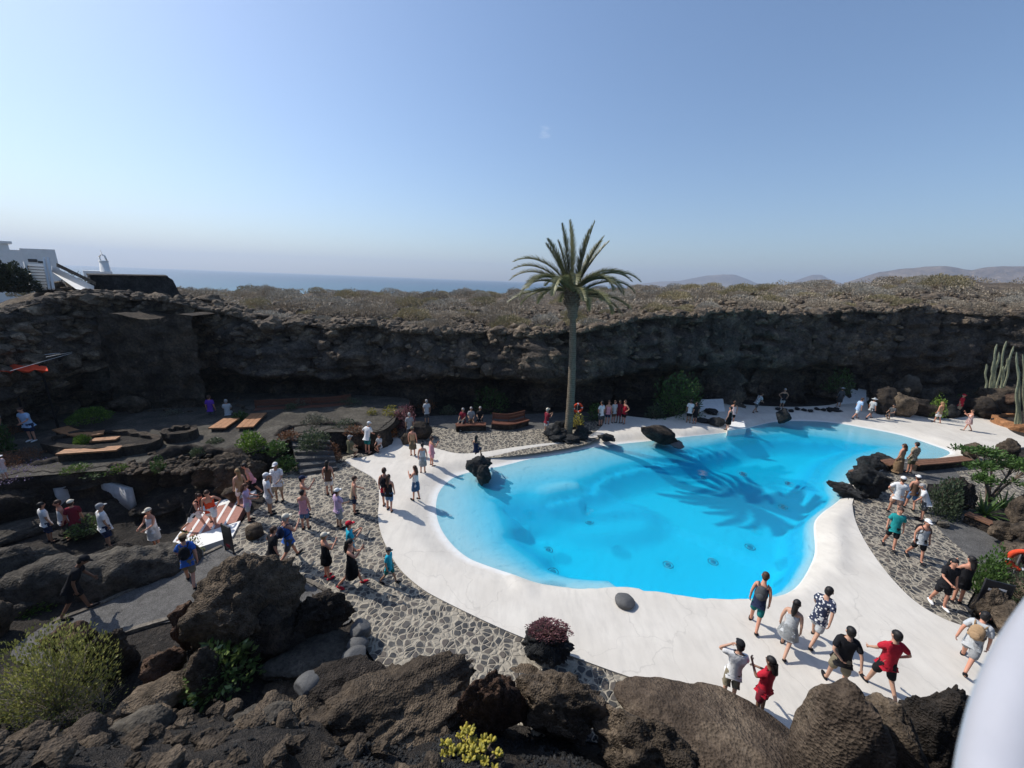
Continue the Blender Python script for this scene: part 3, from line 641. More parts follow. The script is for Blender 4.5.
# ---- the cliff face between rim and pit floor
M['cliff']=rockmat('layered cliff rock',(.065,.058,.054),(.15,.128,.108),(.32,.255,.19),.7,.22)
nt=M['cliff'].node_tree
CLV=[]
def cliff():
    cols=[];L=0; segs=[]
    fine=catmull(rimS,False,3)
    rows=46; v=[]; f=[]
    n=len(fine)
    for i,p in enumerate(fine):
        t=(fine[min(i+1,n-1)]-fine[max(i-1,0)]); nrm=Vector((t.y,-t.x,0)).normalized()
        if nrm.dot(Vector((-p.x,14-p.y,0)))<0: nrm=-nrm
        x,y=p.x,p.y; mid=max(0,1-abs(x-6)/34)
        cave=(1.2+2.6*sst(-.1,.5,noise.noise((x*.09,y*.09,4))+.25))*(.35+.65*mid)
        for j in range(rows+1):
            s=j/rows; z=lerp(p.z+.05,-1.4,s)
            u=(p.z-z)/p.z
            d=.25*math.sin(u*3)*0
            # stepped talus at the top, then overhang
            d+=(.9+1.3*sst(12,2,x)*sst(-24,-14,x))*sst(0,.45,u)*(.6+.6*noise.noise((x*.15,y*.15,7)))
            d-=cave*sst(.48,.78,u)*1.0
            strat=math.floor((z+.5*noise.noise((x*.2,y*.2,1)))*2.2)/2.2
            d+=.55*noise.noise((x*.35,y*.35,strat*1.7))+.38*noise.noise((x*.9,y*.9,strat*3.1+4))+.30*noise.fractal((x*1.3,y*1.3,z*2.2),1.0,2.0,4)
            d+=.25*noise.ridged_multi_fractal((x*.5,y*.5,z*.9),1,2,3,1,2)-.25
            if j==0: d=-.3
            CLV.append((x+nrm.x*d,y+nrm.y*d,z,u))
            v.append((x+nrm.x*d,y+nrm.y*d,z+(.25*noise.noise((x*.8,y*.8,0)) if j else .1)))
    for i in range(n-1):
        for j in range(rows): a=i*(rows+1)+j; f.append((a,a+1,a+rows+2,a+rows+1))
    o=frompy('cliff',v,f,'cliff',smooth=True); o['kind']='structure'; return o
cliff()
# ---- pit floor with the bank under the camera
LOWPX=[(-60,520),(30,508),(120,500),(180,500),(222,506),(216,529),(190,545),(120,556),(60,580),(-40,590)]
low=pxpoly(LOWPX,-.5,4)
def gz(x,y,lowd=None):
    n=.8*noise.noise((x*.25,y*.25,2))+.3*noise.noise((x*.9,y*.9,2))
    ye=5.6+(.5 if x<-3 else 0)-.02*abs(x)+n*.6
    b=max(0,(ye-y))*1.12
    b2=0
    # right bank rising away from the paths
    q=(x-14.5)-(y-8.5)*1.28; q=q if y<24 else (x-34.5)*1.0
    b2=max(0,q-.6)*.45
    # left bank
    b3=max(0,-x-17-(y-8)*.3)*.5 if y<12 else 0
    z=max(b,b2,b3); z=min(z,7.2)
    if z>.05: z+= .25*noise.noise((x*.8,y*.8,6))+.1*noise.noise((x*2.5,y*2.5,6))
    return max(z,0)-.05
X0,X1,Y0,Y1,st=-44,60,-1.5,40,.4
nx=int((X1-X0)/st)+1; ny=int((Y1-Y0)/st)+1
G=np.array([(X0+i*st,Y0+j*st) for j in range(ny) for i in range(nx)])
li=ninside(G,low); ld,_,_=nseg(G,low)
deckpx=[(345,461),(371,477),(378,486),(379,501),(378,517),(381,534),(388,550),(400,570),(420,588),(440,600),(487,623),(524,639),(571,657),(609,671),(665,691),(720,718),(800,758),(960,790),(1080,770),(1200,705),(1100,666),(1003,640),(987,634),(960,626),(938,617),(913,601),(892,580),(875,558),(862,537),(854,518),(852,505),(858,490),(870,478),(884,470),(905,463),(950,459),(968,457),(990,451),(1030,447),(1050,442),(1026,438),(1010,431),(1000,421),(990,417),(976,416),(949,419),(930,417),(910,415),(883,414),(868,409),(868,396),(850,393),(836,404),(805,407),(777,407),(745,405),(720,400),(697,403),(682,414),(660,419),(640,418),(608,415),(603,425),(596,432),(585,438),(570,442),(545,444),(513,448),(480,453),(458,454),(440,450),(425,446),(408,442),(397,438),(390,430),(384,437),(380,450),(368,457)]
deck=pxpoly(deckpx,0,4)
# pool outline: px, shelf width inside, lip width outside
POOL=[(436,505,2.2,1.3),(441,489,2.2,1.3),(455,477,2.0,1.2),(476,471,1.8,1.1),(502,466,1.8,1.1),(530,459,1.9,1.1),(560,454,1.9,1.1),(590,448,1.5,1.1),(620,444,1.3,1.0),(650,441,1.1,.9),(684,437,.6,.8),(715,434,.2,.6),(738,431,.05,.35),(752,427,.3,.6),(775,422,1.2,.9),(805,421,2.2,1.0),(835,423,3.0,1.1),(865,428,3.2,1.2),(900,435,3.2,1.2),(932,445,3.0,1.2),(950,453,2.6,.9),(930,460,2.2,.5),(900,464,1.8,.4),(872,470,1.2,.4),(848,484,.6,.4),(843,496,.2,.5),(833,505,.03,.6),(822,513,.02,.65),(814,524,.02,.7),(815,550,.02,.7),(810,566,.05,.6),(799,584,.05,.45),(785,594,.05,.4),(762,599,.05,.3),(730,600.5,.05,.3),(700,599.5,.05,.3),(665,595,.05,.3),(625,588.5,.05,.35),(595,589,.15,.4),(567,588,.3,.45),(538,583,.6,.6),(512,574,1.0,.8),(488,566,1.4,.95),(467,557,1.75,1.1),(450,542,2.0,1.2),(439,524,2.2,1.3)]
WL=-.22
poolS=catmull([Vector((*g(x,y,WL).to_2d(),s,l)) for x,y,s,l in POOL],True,6)
def interp_arr(bi,bt,k):
    a=np.array([p[k] for p in poolS]); return a[bi]*(1-bt)+a[(bi+1)%len(a)]*bt
def deckz(P_):
    P_=np.asarray(P_,float); d,bi,bt=nseg(P_,poolS); ins=ninside(P_,poolS); sh=interp_arr(bi,bt,2); lip=interp_arr(bi,bt,3)
    z=np.full(len(P_),.04)
    for i in range(len(P_)):
        x,y=P_[i]
        if not ins[i]:
            t=min(1,d[i]/lip[i]); z[i]=lerp(WL,.04,t*t*(3-2*t) if lip[i]>.8 else 1-(1-t)**2.5)
            z[i]+= .09*math.exp(-((d[i]-.62)/.25)**2)*(1 if .6<lip[i]<.72 else 0)
        else:
            s=max(.02,sh[i]); dd=d[i]
            ks=sst(0,.8,s); q=WL-lerp(.06,.30,ks)*min(1,dd/s)
            w=lerp((2.2 if x<3.5 else 1.0) if y<18 else 1.8,2.8 if x<3.5 else 2.3,sst(0,1.2,s))
            deep=-1.75+.05*noise.noise((x*.3,y*.3,1))
            q=lerp(q,deep,sst(s,s+w,dd))
            # a sunken step curls through the floor
            q+=.34*sst(.25,-.25,math.hypot((x-g(600,490).x)/2.9,(y-g(600,490).y)/1.55)-1)
            dl=(x-8.5)*.30+(y-14.2)+.8*math.sin(x*.7); q+=(.22*sst(-.15,.2,dl) if q<-.9 else 0)
            z[i]=min(q,WL-.05*min(1,dd/.1))
    return z
M['deck']=plainmat('white painted concrete deck',(.74,.71,.65),.75,.035,1.1,.0)
m,nt,p=newmat('pool basin paint and water tint'); geo=nt.nodes.new('ShaderNodeNewGeometry'); sx=nt.nodes.new('ShaderNodeSeparateXYZ'); nt.links.new(geo.outputs['Position'],sx.inputs[0])
nz=noisef(nt,geo.outputs['Position'],.9,5,.6); n2=noisef(nt,geo.outputs['Position'],6,5,.6)
zz=mathn(nt,'ADD',sx.outputs['Z'],mathn(nt,'MULTIPLY',mathn(nt,'SUBTRACT',n2,.5),.05))
mr=N(nt,'ShaderNodeMapRange'); mr.inputs['From Min'].default_value=-1.8; mr.inputs['From Max'].default_value=.1; nt.links.new(zz,mr.inputs[0])
T_=lambda z:(z+1.8)/1.9
white=mixc(nt,ramp(nt,nz,[(.35,(0,0,0)),(.7,(1,1,1))]),(.62,.58,.515),(.71,.67,.60))
st_=noisef(nt,mapping(nt,geo.outputs['Position'],(1,.25,1)),5,6,.65); white=mixc(nt,ramp(nt,st_,[(.46,(0,0,0)),(.75,(.6,.6,.6))]),white,(.52,.49,.44))
sp_=noisef(nt,geo.outputs['Position'],17,4,.75); white=mixc(nt,ramp(nt,sp_,[(.62,(0,0,0)),(.72,(.5,.5,.5))]),white,(.50,.47,.42))
bl_=noisef(nt,geo.outputs['Position'],.45,4,.6,1.5); white=mixc(nt,ramp(nt,bl_,[(.48,(0,0,0)),(.70,(.22,.22,.22))]),white,(.57,.53,.47))
vcr=N(nt,'ShaderNodeTexVoronoi',i_Scale=.33); vcr.feature='DISTANCE_TO_EDGE'; wv=nt.nodes.new('ShaderNodeVectorMath'); wv.operation='ADD'; cn_=N(nt,'ShaderNodeTexNoise',i_Scale=1.3,i_Detail=5.0); nt.links.new(geo.outputs['Position'],cn_.inputs['Vector']); nt.links.new(geo.outputs['Position'],wv.inputs[0]); nt.links.new(cn_.outputs['Color'],wv.inputs[1]); nt.links.new(mapping(nt,wv.outputs[0],(1,1,0)),vcr.inputs['Vector']); white=mixc(nt,ramp(nt,vcr.outputs['Distance'],[(.001,(.3,.3,.3)),(.003,(0,0,0))]),white,(.30,.28,.25))
c=ramp(nt,mr.outputs[0],[(T_(-1.55),(.0,.66,.96)),(T_(-.9),(.0,.52,.90)),(T_(-.60),(.03,.60,.90)),(T_(-.44),(.40,.76,.90)),(T_(-.30),(.74,.82,.84)),(T_(-.19),(.75,.73,.69))])  # blue by depth: pool paint plus the water's light absorption put into the colour
inn=ramp(nt,mr.outputs[0],[(T_(-.21),(0,0,0)),(T_(-.16),(1,1,1))])
c=mixc(nt,inn,c,white); nt.links.new(c,p.inputs['Base Color']); p.inputs['Roughness'].default_value=.7; p.inputs['Specular IOR Level'].default_value=.2
bump(nt,p,mathn(nt,'ADD',n2,st_),.25,.02)
M['basin']=m
# deck + basin mesh
def build_deck():
    pts=[Vector(p) for p in deck]; n=len(pts); edges=[(i,(i+1)%n) for i in range(n)]
    m=len(pts); pts+=[Vector(p[:2]) for p in poolS]; edges+=[(m+i,m+(i+1)%len(poolS)) for i in range(len(poolS))]
    xs=[p.x for p in deck]; ys=[p.y for p in deck]; r=random.Random(3); cand=[]
    sp=.2
    for y in np.arange(min(ys),max(ys),sp):
        for x in np.arange(min(xs),max(xs),sp*(1 if y<22 else 1.6)): cand.append((x+r.uniform(-.2,.2)*sp,y+r.uniform(-.2,.2)*sp))
    cand=np.array(cand); k=ninside(cand,deck); cand=cand[k]; d,_,_=nseg(cand,poolS); cand=cand[d>.05]
    pts+=[Vector((float(a),float(b))) for a,b in cand]
    vo,eo,fo,_,_,_=delaunay_2d_cdt(pts,edges,[],1,1e-5)
    Z=deckz([(p.x,p.y) for p in vo]); v=[(p.x,p.y,float(z)) for p,z in zip(vo,Z)]; f=[list(q) for q in fo]
    m=len(v)
    dz=deckz([(p.x,p.y) for p in deck])
    for p,z in zip(deck,dz): v.append((p.x,p.y,float(z))); v.append((p.x,p.y,-.1))
    for i in range(n): a=m+2*i; b=m+2*((i+1)%n); f.append([a,b,b+1,a+1])
    o=frompy('pool_deck',v,f,'basin',smooth=True); o['kind']='structure'
    return o
build_deck()
dI=ninside(G,deck); dD,_,_=nseg(G,deck)
sU=(g(248,500,0)-g(236,523,0)); sD=Vector((-sU.y,sU.x,0)).normalized(); sD=-sD if sD.x>0 else sD; sL=sU.length*1.12; sU=sU.normalized(); sP=g(236,523,0)
v=[]
for i,(x,y) in enumerate(G):
    z=gz(x,y)
    if dI[i] : z=-2.6 if dD[i]>.6 else -.3
    elif dD[i]<1.2: z=min(z,-.05)
    if li[i]: z=lerp(z,-.8,sst(0,1.1,ld[i]))
    q_=Vector((x,y,0))-sP; a_,b_=q_.dot(sD),q_.dot(sU)
    if -.1<a_<3.2 and -1.4<b_<sL+.9: z=min(z,-.5-.2*a_)
    v.append((x,y,z))
f=[(j*nx+i,j*nx+i+1,(j+1)*nx+i+1,(j+1)*nx+i) for j in range(ny-1) for i in range(nx-1)]
M['ground']=rockmat('dark lava gravel ground',(.022,.020,.019),(.045,.040,.036),(.085,.072,.06),1.6,.06)
o=frompy('ground',v,f,'ground',smooth=True); o['kind']='structure'
# water
m,nt,p=newmat('pool water'); nt.nodes.remove(p); out=nt.nodes['Material Output']; geo=nt.nodes.new('ShaderNodeNewGeometry')
gl=N(nt,'ShaderNodeBsdfGlossy'); gl.inputs['Roughness'].default_value=.03; tr=N(nt,'ShaderNodeBsdfTransparent'); tr.inputs[0].default_value=(.86,.985,1,1)
fr=N(nt,'ShaderNodeFresnel'); fr.inputs[0].default_value=1.33; mx=nt.nodes.new('ShaderNodeMixShader')
h=mathn(nt,'ADD',mathn(nt,'MULTIPLY',noisef(nt,geo.outputs['Position'],7,4,.6,.5),1),mathn(nt,'MULTIPLY',noisef(nt,geo.outputs['Position'],1.7,3,.5,.8),1.6))
n7=noisef(nt,geo.outputs['Position'],5,3,.6)
for (x,y) in [(668,565),(713,562),(750,547),(548,550),(530,515),(590,512),(703,473),(743,474),(783,507),(789,484),(552,583),(755,530)]:
    c=g(x,y,WL); w=nt.nodes.new('ShaderNodeVectorMath'); w.operation='DISTANCE'; w.inputs[1].default_value=c; nt.links.new(geo.outputs['Position'],w.inputs[0])
    env=N(nt,'ShaderNodeMapRange'); env.inputs['From Min'].default_value=0; env.inputs['From Max'].default_value=.42; env.inputs['To Min'].default_value=4.5; env.inputs['To Max'].default_value=0; nt.links.new(w.outputs['Value'],env.inputs[0])
    h=mathn(nt,'ADD',h,mathn(nt,'MULTIPLY',mathn(nt,'SINE',mathn(nt,'MULTIPLY',mathn(nt,'ADD',w.outputs['Value'],mathn(nt,'MULTIPLY',n7,.09)),75.0)),mathn(nt,'MULTIPLY',env.outputs[0],.45)))
b=N(nt,'ShaderNodeBump',i_Strength=.35,i_Distance=.03); nt.links.new(h,b.inputs['Height'])
for s in (gl,fr): nt.links.new(b.outputs[0],s.inputs['Normal'])
df=N(nt,'ShaderNodeBsdfDiffuse'); df.inputs[0].default_value=(.03,.60,.88,1); mw=nt.nodes.new('ShaderNodeMixShader'); mw.inputs[0].default_value=.24; nt.links.new(tr.outputs[0],mw.inputs[1]); nt.links.new(df.outputs[0],mw.inputs[2]); nt.links.new(b.outputs[0],df.inputs['Normal']); mw.label='milky diffuse softening the palm shadow'  # diffuse share added so the palm crown's shadow on the floor looks softer
nt.links.new(fr.outputs[0],mx.inputs[0]); nt.links.new(mw.outputs[0],mx.inputs[1]); nt.links.new(gl.outputs[0],mx.inputs[2]); nt.links.new(mx.outputs[0],out.inputs[0])
M['water']=m
ctr=Vector((sum(p[0] for p in poolS)/len(poolS),sum(p[1] for p in poolS)/len(poolS)))
wp=[Vector(p[:2]) for p in poolS]; wp=[p+(p-ctr).normalized()*.12 for p in wp]
sheet('pool_water',wp,lambda x,y:WL,'water',1.0)
# dark drain grilles on the pool floor
e0=None
M['drain']=plainmat('dark pool drain',(.0,.16,.30),.5,.2,8)
for k,(x,y) in enumerate([(668,565),(713,562),(750,547),(548,550),(703,473),(743,474),(783,507),(789,484),(590,512),(552,583)]):
    c=g(x,y,-1.7); z=float(deckz([(c.x,c.y)])[0]); c=g(x,y,z)
    z=float(deckz([(c.x,c.y)])[0])
    bm=bmesh.new(); r=.12
    for q in range(7):
        a=q*2*PI/7; tube(bm,[(math.cos(a+t_*.4)*r*1.6,math.sin(a+t_*.4)*r*1.6,.01) for t_ in (0,1,2)],.016,5)
    tube(bm,[(0,0,0),(0,0,.03)],r*.9,14)
    o=frombm('pool_drain',bm,'drain',None,False,(c.x,c.y,z)); tag(o,'small dark round drain grille on the floor of the blue pool','drain','drains in the pool floor')
# ---- paved sheets
m,nt,p=newmat('cobble paving'); geo=nt.nodes.new('ShaderNodeNewGeometry'); ds=noisef(nt,geo.outputs['Position'],1.5,3,.5)
mp=nt.nodes.new('ShaderNodeVectorMath'); mp.operation='ADD'; sc=nt.nodes.new('ShaderNodeVectorMath'); sc.operation='SCALE'; cn=N(nt,'ShaderNodeTexNoise',i_Scale=2.2,i_Detail=2.0); nt.links.new(geo.outputs['Position'],cn.inputs['Vector']); nt.links.new(cn.outputs['Color'],sc.inputs[0]); sc.inputs['Scale'].default_value=.22
nt.links.new(geo.outputs['Position'],mp.inputs[0]); nt.links.new(sc.outputs[0],mp.inputs[1]); src=mapping(nt,mp.outputs[0],(1,1,0))
ve=N(nt,'ShaderNodeTexVoronoi',i_Scale=5.4,i_Randomness=.85); ve.feature='DISTANCE_TO_EDGE'; nt.links.new(src,ve.inputs['Vector'])
vc=N(nt,'ShaderNodeTexVoronoi',i_Scale=5.4,i_Randomness=.85); nt.links.new(src,vc.inputs['Vector'])
fn=noisef(nt,geo.outputs['Position'],14,5,.6); edge=mathn(nt,'ADD',ve.outputs['Distance'],mathn(nt,'MULTIPLY',mathn(nt,'SUBTRACT',fn,.5),.04))
stone=ramp(nt,mathn(nt,'SUBTRACT',edge,mathn(nt,'MULTIPLY',mathn(nt,'MAXIMUM',mathn(nt,'SUBTRACT',vc.outputs['Distance'],.38),0.0),.6)),[(.022,(0,0,0)),(.055,(1,1,1))]); bw=nt.nodes.new('ShaderNodeSeparateColor'); nt.links.new(vc.outputs['Color'],bw.inputs[0])
sc_=ramp(nt,bw.outputs[0],[(0,(.035,.036,.038)),(.45,(.065,.063,.060)),(.8,(.11,.092,.075)),(1,(.075,.065,.06))])
sc_=mixc(nt,.6,sc_,ramp(nt,fn,[(.3,(.6,.6,.6)),(.7,(1.2,1.2,1.2))]),'MULTIPLY')
mort=ramp(nt,fn,[(.3,(.26,.23,.18)),(.7,(.40,.355,.28))]); c=mixc(nt,stone,mort,sc_); nt.links.new(c,p.inputs['Base Color']); p.inputs['Roughness'].default_value=.75
bump(nt,p,mathn(nt,'ADD',mathn(nt,'POWER',ramp(nt,ve.outputs['Distance'],[(.03,(0,0,0)),(.16,(1,1,1))]),.6),mathn(nt,'MULTIPLY',fn,.2)),.8,.04); M['cobble']=m
M['path']=rockmat('grey gravel path',(.12,.118,.115),(.16,.158,.155),(.21,.205,.20),4,.015)
M['paving']=rockmat('dark grey paving',(.05,.047,.042),(.085,.078,.066),(.14,.13,.11),1.2,.02)
M['greypave']=rockmat('blue grey paving',(.10,.10,.10),(.13,.13,.13),(.17,.17,.165),3,.01)
flat=lambda z:(lambda x,y:z)
sheet('cobbled_paving',pxpoly([(262,480),(290,468),(330,460),(368,455),(400,500),(412,560),(440,590),(520,625),(620,665),(700,700),(690,748),(560,738),(470,728),(425,704),(396,680),(370,655),(358,628),(346,612),(328,592),(300,577),(270,566),(238,556),(232,540),(240,524),(262,505),(275,490)]),flat(0.0),'cobble',.6)
sheet('cobbled_paving',pxpoly([(393,437),(404,428),(430,425),(470,431),(540,429),(575,424),(604,421),(604,430),(590,443),(520,455),(450,459),(410,449)]),flat(0.0),'cobble',.6)
sheet('cobbled_paving',pxpoly([(848,500),(860,484),(882,472),(925,480),(924,500),(938,528),(968,556),(976,585),(968,612),(1010,643),(985,650),(925,625),(885,585),(862,550)]),flat(0.0),'cobble',.6)
sheet('cobbled_paving',pxpoly([(950,458),(1000,458),(1030,468),(1030,490),(985,506),(958,500),(962,480)]),flat(0.0),'cobble',.6)
sheet('gravel_path',pxpoly([(10,655),(50,622),(100,603),(150,580),(192,560),(222,546),(245,552),(275,564),(315,577),(352,614),(330,625),(296,600),(250,625),(190,620),(150,625),(118,632),(60,665)]),flat(-.006),'path',.6)
sheet('grey_paving',pxpoly([(868,472),(885,460),(967,460),(972,478),(925,484)]),flat(-.004),'greypave',.6)
sheet('grey_paving',pxpoly([(922,502),(960,504),(1005,532),(1000,562),(965,570),(930,530)]),flat(-.004),'greypave',.6)
sheet('grey_paving',pxpoly([(400,424),(430,416),(520,414),(575,412),(610,412),(612,420),(570,432),(520,437),(440,436)]),flat(-.004),'greypave',.6)
# terrace
tp=[(-160,500),(-60,486),(0,479),(60,474),(100,471),(135,470),(165,462),(200,452),(232,455),(262,450),(285,441),(300,436),(330,432),(375,432),(392,424),(398,414),(410,402),(380,396),(200,392),(60,392),(-150,400)]
TZ=1.0; terr=pxpoly(tp,TZ,5)
o=sheet('terrace',terr,lambda x,y:TZ+.01*noise.noise((x,y,0)),'paving',.8)
# rough retaining face under the terrace edge
def wallstrip(name,pts,ztop,zbot,mat,bulge=.25,seed=0,rows=10,kind=None):
    v=[];f=[];n=len(pts)
    for i,p in enumerate(pts):
        t=pts[min(i+1,n-1)]-pts[max(i-1,0)]; nr=Vector((t.y,-t.x)).normalized()
        if nr.dot(Vector((-p.x,-p.y)))<0: nr=-nr
        for j in range(rows+1):
            z=lerp(ztop,zbot,j/rows); d=bulge*(noise.fractal((p.x*1.4,p.y*1.4,z*1.6+seed),1,2,4)) - (.02 if j else .35)
            v.append((p.x+nr.x*d,p.y+nr.y*d,z))
    for i in range(n-1):
        for j in range(rows): a=i*(rows+1)+j; f.append((a,a+1,a+rows+2,a+rows+1))
    o=frompy(name,v,f,mat,smooth=True); return o
fr_=[]
for a,b in zip(terr,terr[1:]):
    for q in range(3): fr_.append(a.lerp(b,q/3))
nfront=int(len(fr_)*15.5/len(tp))
o=wallstrip('retaining_wall',fr_[:nfront],TZ+.03,-1.2,'lava',.35); tag(o,'rough dark lava retaining wall under the front of the terrace','wall')

bm=bmesh.new(); q0=at(94,300,20.9); q1=at(190,300,21.9)
sg=60; rw=40; v=[];f=[]
for i in range(sg+1):
    t=i/sg; a=q0.lerp(q1,t)
    for j in range(rw+1):
        z=lerp(6.35+.15*math.sin(t*9),.9,j/rw); nn=.16*noise.fractal((a.x*1.3,z*1.5,3),1,2,4)+.10*noise.cell((a.x*2.0+math.floor(z*2.6)*.5,z*2.6,1)); v.append((a.x,a.y-nn-.1+(j==0)*.0,z))
for i in range(sg+1):
    t=i/sg; a=q0.lerp(q1,t); v.append((a.x,a.y+2.4,6.35+.15*math.sin(t*9)))
for i in range(sg):
    for j in range(rw): a=i*(rw+1)+j; f.append((a,a+1,a+rw+2,a+rw+1))
    f.append((i*(rw+1),(i+1)*(rw+1),(sg+1)*(rw+1)+i+1,(sg+1)*(rw+1)+i))
bm.free(); o=frompy('masonry_wall',v,f,'masonry',smooth=False); tag(o,'tall flat dark masonry wall built against the cliff at upper left','wall')
def kerb(pxs,label):
    pts=catmull([g(x,y,0).to_2d() for x,y in pxs],False,8); v=[];f=[]; n=len(pts)
    for i,p in enumerate(pts):
        t=(pts[min(i+1,n-1)]-pts[max(i-1,0)]).normalized(); nr=Vector((t.y,-t.x))
        for o,z in ((-.07,-.08),(-.06,.035),(.06,.035),(.07,-.08)): q=p+nr*(o+.012*noise.noise((p.x*3,p.y*3,o))); v.append((q.x,q.y,z+.008*noise.noise((p.x*5,p.y*5,1))))
    for i in range(n-1):
        for k in range(3): f.append((i*4+k,(i+1)*4+k,(i+1)*4+k+1,i*4+k+1))
    o=frompy('kerb',v,f,'kerb'); o['kind']='structure'
M['kerb']=rockmat('pale kerb stone',(.10,.09,.08),(.20,.18,.15),(.30,.27,.23),2,.01)
kerb([(52,622),(102,603),(150,580),(192,560),(222,546)],'')
kerb([(118,634),(150,624),(190,612),(215,600)],'')
kerb([(238,556),(270,566),(300,577),(328,592),(346,612)],'')
# ================================================================== ROCKS
R=rock
R((184,552,302,668),'huge brown and black boulder with sunlit tan top beside the grey path',0,211,'lava_brown',.7,cuts=12,rough=.26,sub=5,fine=.1)
R((170,600,212,652),'reddish slab leaning against the huge boulder, on its left',0,12,'lava_red',.6,cuts=10)
R((244,600,300,668),'dark broken rock in the shadow right of the huge boulder',0,13,'lava',.7,cuts=10,rough=.5)
R((296,588,352,640),'jagged black lava lump at the corner of the cobbles',0,14,'lava',.6,cuts=6,rough=.6,sub=5,fine=.14)
R((262,632,350,688),'flat grey-brown slab in the hollow behind the long ridge',0,15,'lava_grey',.7,cuts=10,rough=.25)
R((258,668,330,712),'low dark rock around the pale round stone',0,16,'lava_brown',.7,cuts=8)
R((300,656,385,716),'dark shaded rock at the left flank of the pointed ridge',0,66,'lava',.7,cuts=8,rough=.4)
R((262,652,470,800),'long pointed lava ridge with rough tan crest between hollow and cobbles',0,27,'lava_brown',.55,cuts=8,rough=.4,sub=5,fine=.09)
R((150,700,290,800),'broad grey-brown rock at the bottom edge left of the pointed ridge',.5,18,'lava_grey',.6,cuts=8,rough=.4,sub=5)
R((210,690,330,790),'coarse brown rock slope beneath the trailing leafy plant',.2,68,'lava_brown',.7,cuts=8,rough=.4,sub=5,fine=.1)
R((118,668,196,718),'low tan and orange streaked rock below the path',.2,19,'lava_tan',.6,cuts=11,rough=.3)
R((96,706,176,768),'smooth grey sloping slab near the lower left shrub',.7,20,'lava_grey',.8,cuts=9,rough=.25)
R((28,712,120,800),'black rock under the lower left shrub',1.0,21,'lava',.8,cuts=8)
R((40,620,96,662),'dark reddish rock on the kerb of the path behind the shrub',0,22,'lava_red',.6,rough=.5,cuts=6)
R((78,628,138,690),'black cavernous rock hanging below the path edge',-.05,23,'lava',.6,rough=.6,cuts=6,sub=5)
R((140,646,186,690),'small purple-brown rock between path and tan slab',.05,24,'lava_red',.7,rough=.5)
R((186,646,226,700),'narrow brown rock left of the trailing leafy plant',.1,25,'lava_brown',.7)
for k,(bb,lb) in enumerate([((350,618,371,642),'uppermost of the smooth grey cobbles lined at the paving corner'),((347,634,369,655),'middle smooth grey cobble of the row at the paving corner'),((341,645,366,668),'lowest smooth grey cobble of the row at the paving corner'),((294,671,322,697),'pale egg shaped grey stone lying in the rock hollow')]):
    R(bb,lb,.1 if k<3 else .35,30+k,'pebble',.9,sub=4,rough=.08,cuts=3,fine=.01,name='round_stone',cat='stone')
R((515,668,606,748),'large rounded brown pumice boulder on black gravel by the cobbles',0,41,'lava_brown',.6,cuts=5,rough=.3,sub=5,fine=.09)
R((460,668,524,748),'reddish brown knobbly left neighbour of the rounded pumice boulder',0,42,'lava_red',.6,cuts=5,rough=.4,sub=5,fine=.1)
R((524,618,572,668),'dark porous lava block topped by the pinkish succulent',0.0,43,'basalt',.8,cuts=4,rough=.5,sub=5,fine=.12,sink=.02)
R((492,662,560,690),'tan rough rock at the foot of the succulent block',0,44,'lava_brown',.7,cuts=5,rough=.3)
R((598,704,700,810),'brown and green-grey porous boulder at the bottom centre',.1,45,'lava_brown',.6,cuts=6,rough=.45,sub=5,fine=.1)
R((620,689,862,830),'long domed brown slab in front of the person in red',0.0,346,'slab',.5,cuts=12,rough=.12,sub=5,fine=.012)
R((664,683,694,708),'small pointed dark green rock at the deck edge',0,47,'basalt',.8,cuts=9,rough=.5)
R((786,677,892,830),'tall rounded brown slab right of the domed slab',0,58,'slab',.5,cuts=14,rough=.16,sub=5,fine=.015)
R((846,692,935,830),'round dark brown boulder with light spot, lower right',.1,49,'lava_brown',.6,cuts=9,rough=.22,sub=5)
R((896,684,975,800),'lumpy dark boulder with pointed top left of the white rail',.1,50,'lava',.6,cuts=10,rough=.3,sub=5)
R((955,690,992,780),'last dark boulder beside the white rail',.1,51,'lava',.7,cuts=9,rough=.3)
R((800,720,905,830),'low brown rock at the bottom edge between tall slab and round boulder',.3,52,'lava_brown',.5,cuts=9,rough=.25,sub=5)
R((615,593,635,610),'single egg shaped dark stone on the white deck by the pool',.03,60,'pebble',.95,sub=4,rough=.08,cuts=2,fine=.01,name='round_stone',cat='stone')
R((466,455,491,478),'black poolside rock that the person in navy sits on',-.05,61,'basalt',.9,cuts=8,rough=.4)
R((477,464,491,486),'smaller black rock dipping into the shallows',-.2,62,'basalt',.9,cuts=8,rough=.4)
R((641,425,677,445),'big angular dark brown boulder on the far pool edge',.02,63,'lava',.7,cuts=10,rough=.2,tilt=8)
R((669,439,684,449),'small pale grey stone touching the angular boulder',-.1,64,'pebble',.9,cuts=8,rough=.2)
R((598,433,615,442),'low flat dark stone alone on the white deck right of the palm',.03,65,'basalt',.8,cuts=8,rough=.5)
R((599,434,610,440),'loose dark stone lying on the low flat stone',.05,67,'basalt',.8,cuts=8,rough=.5)
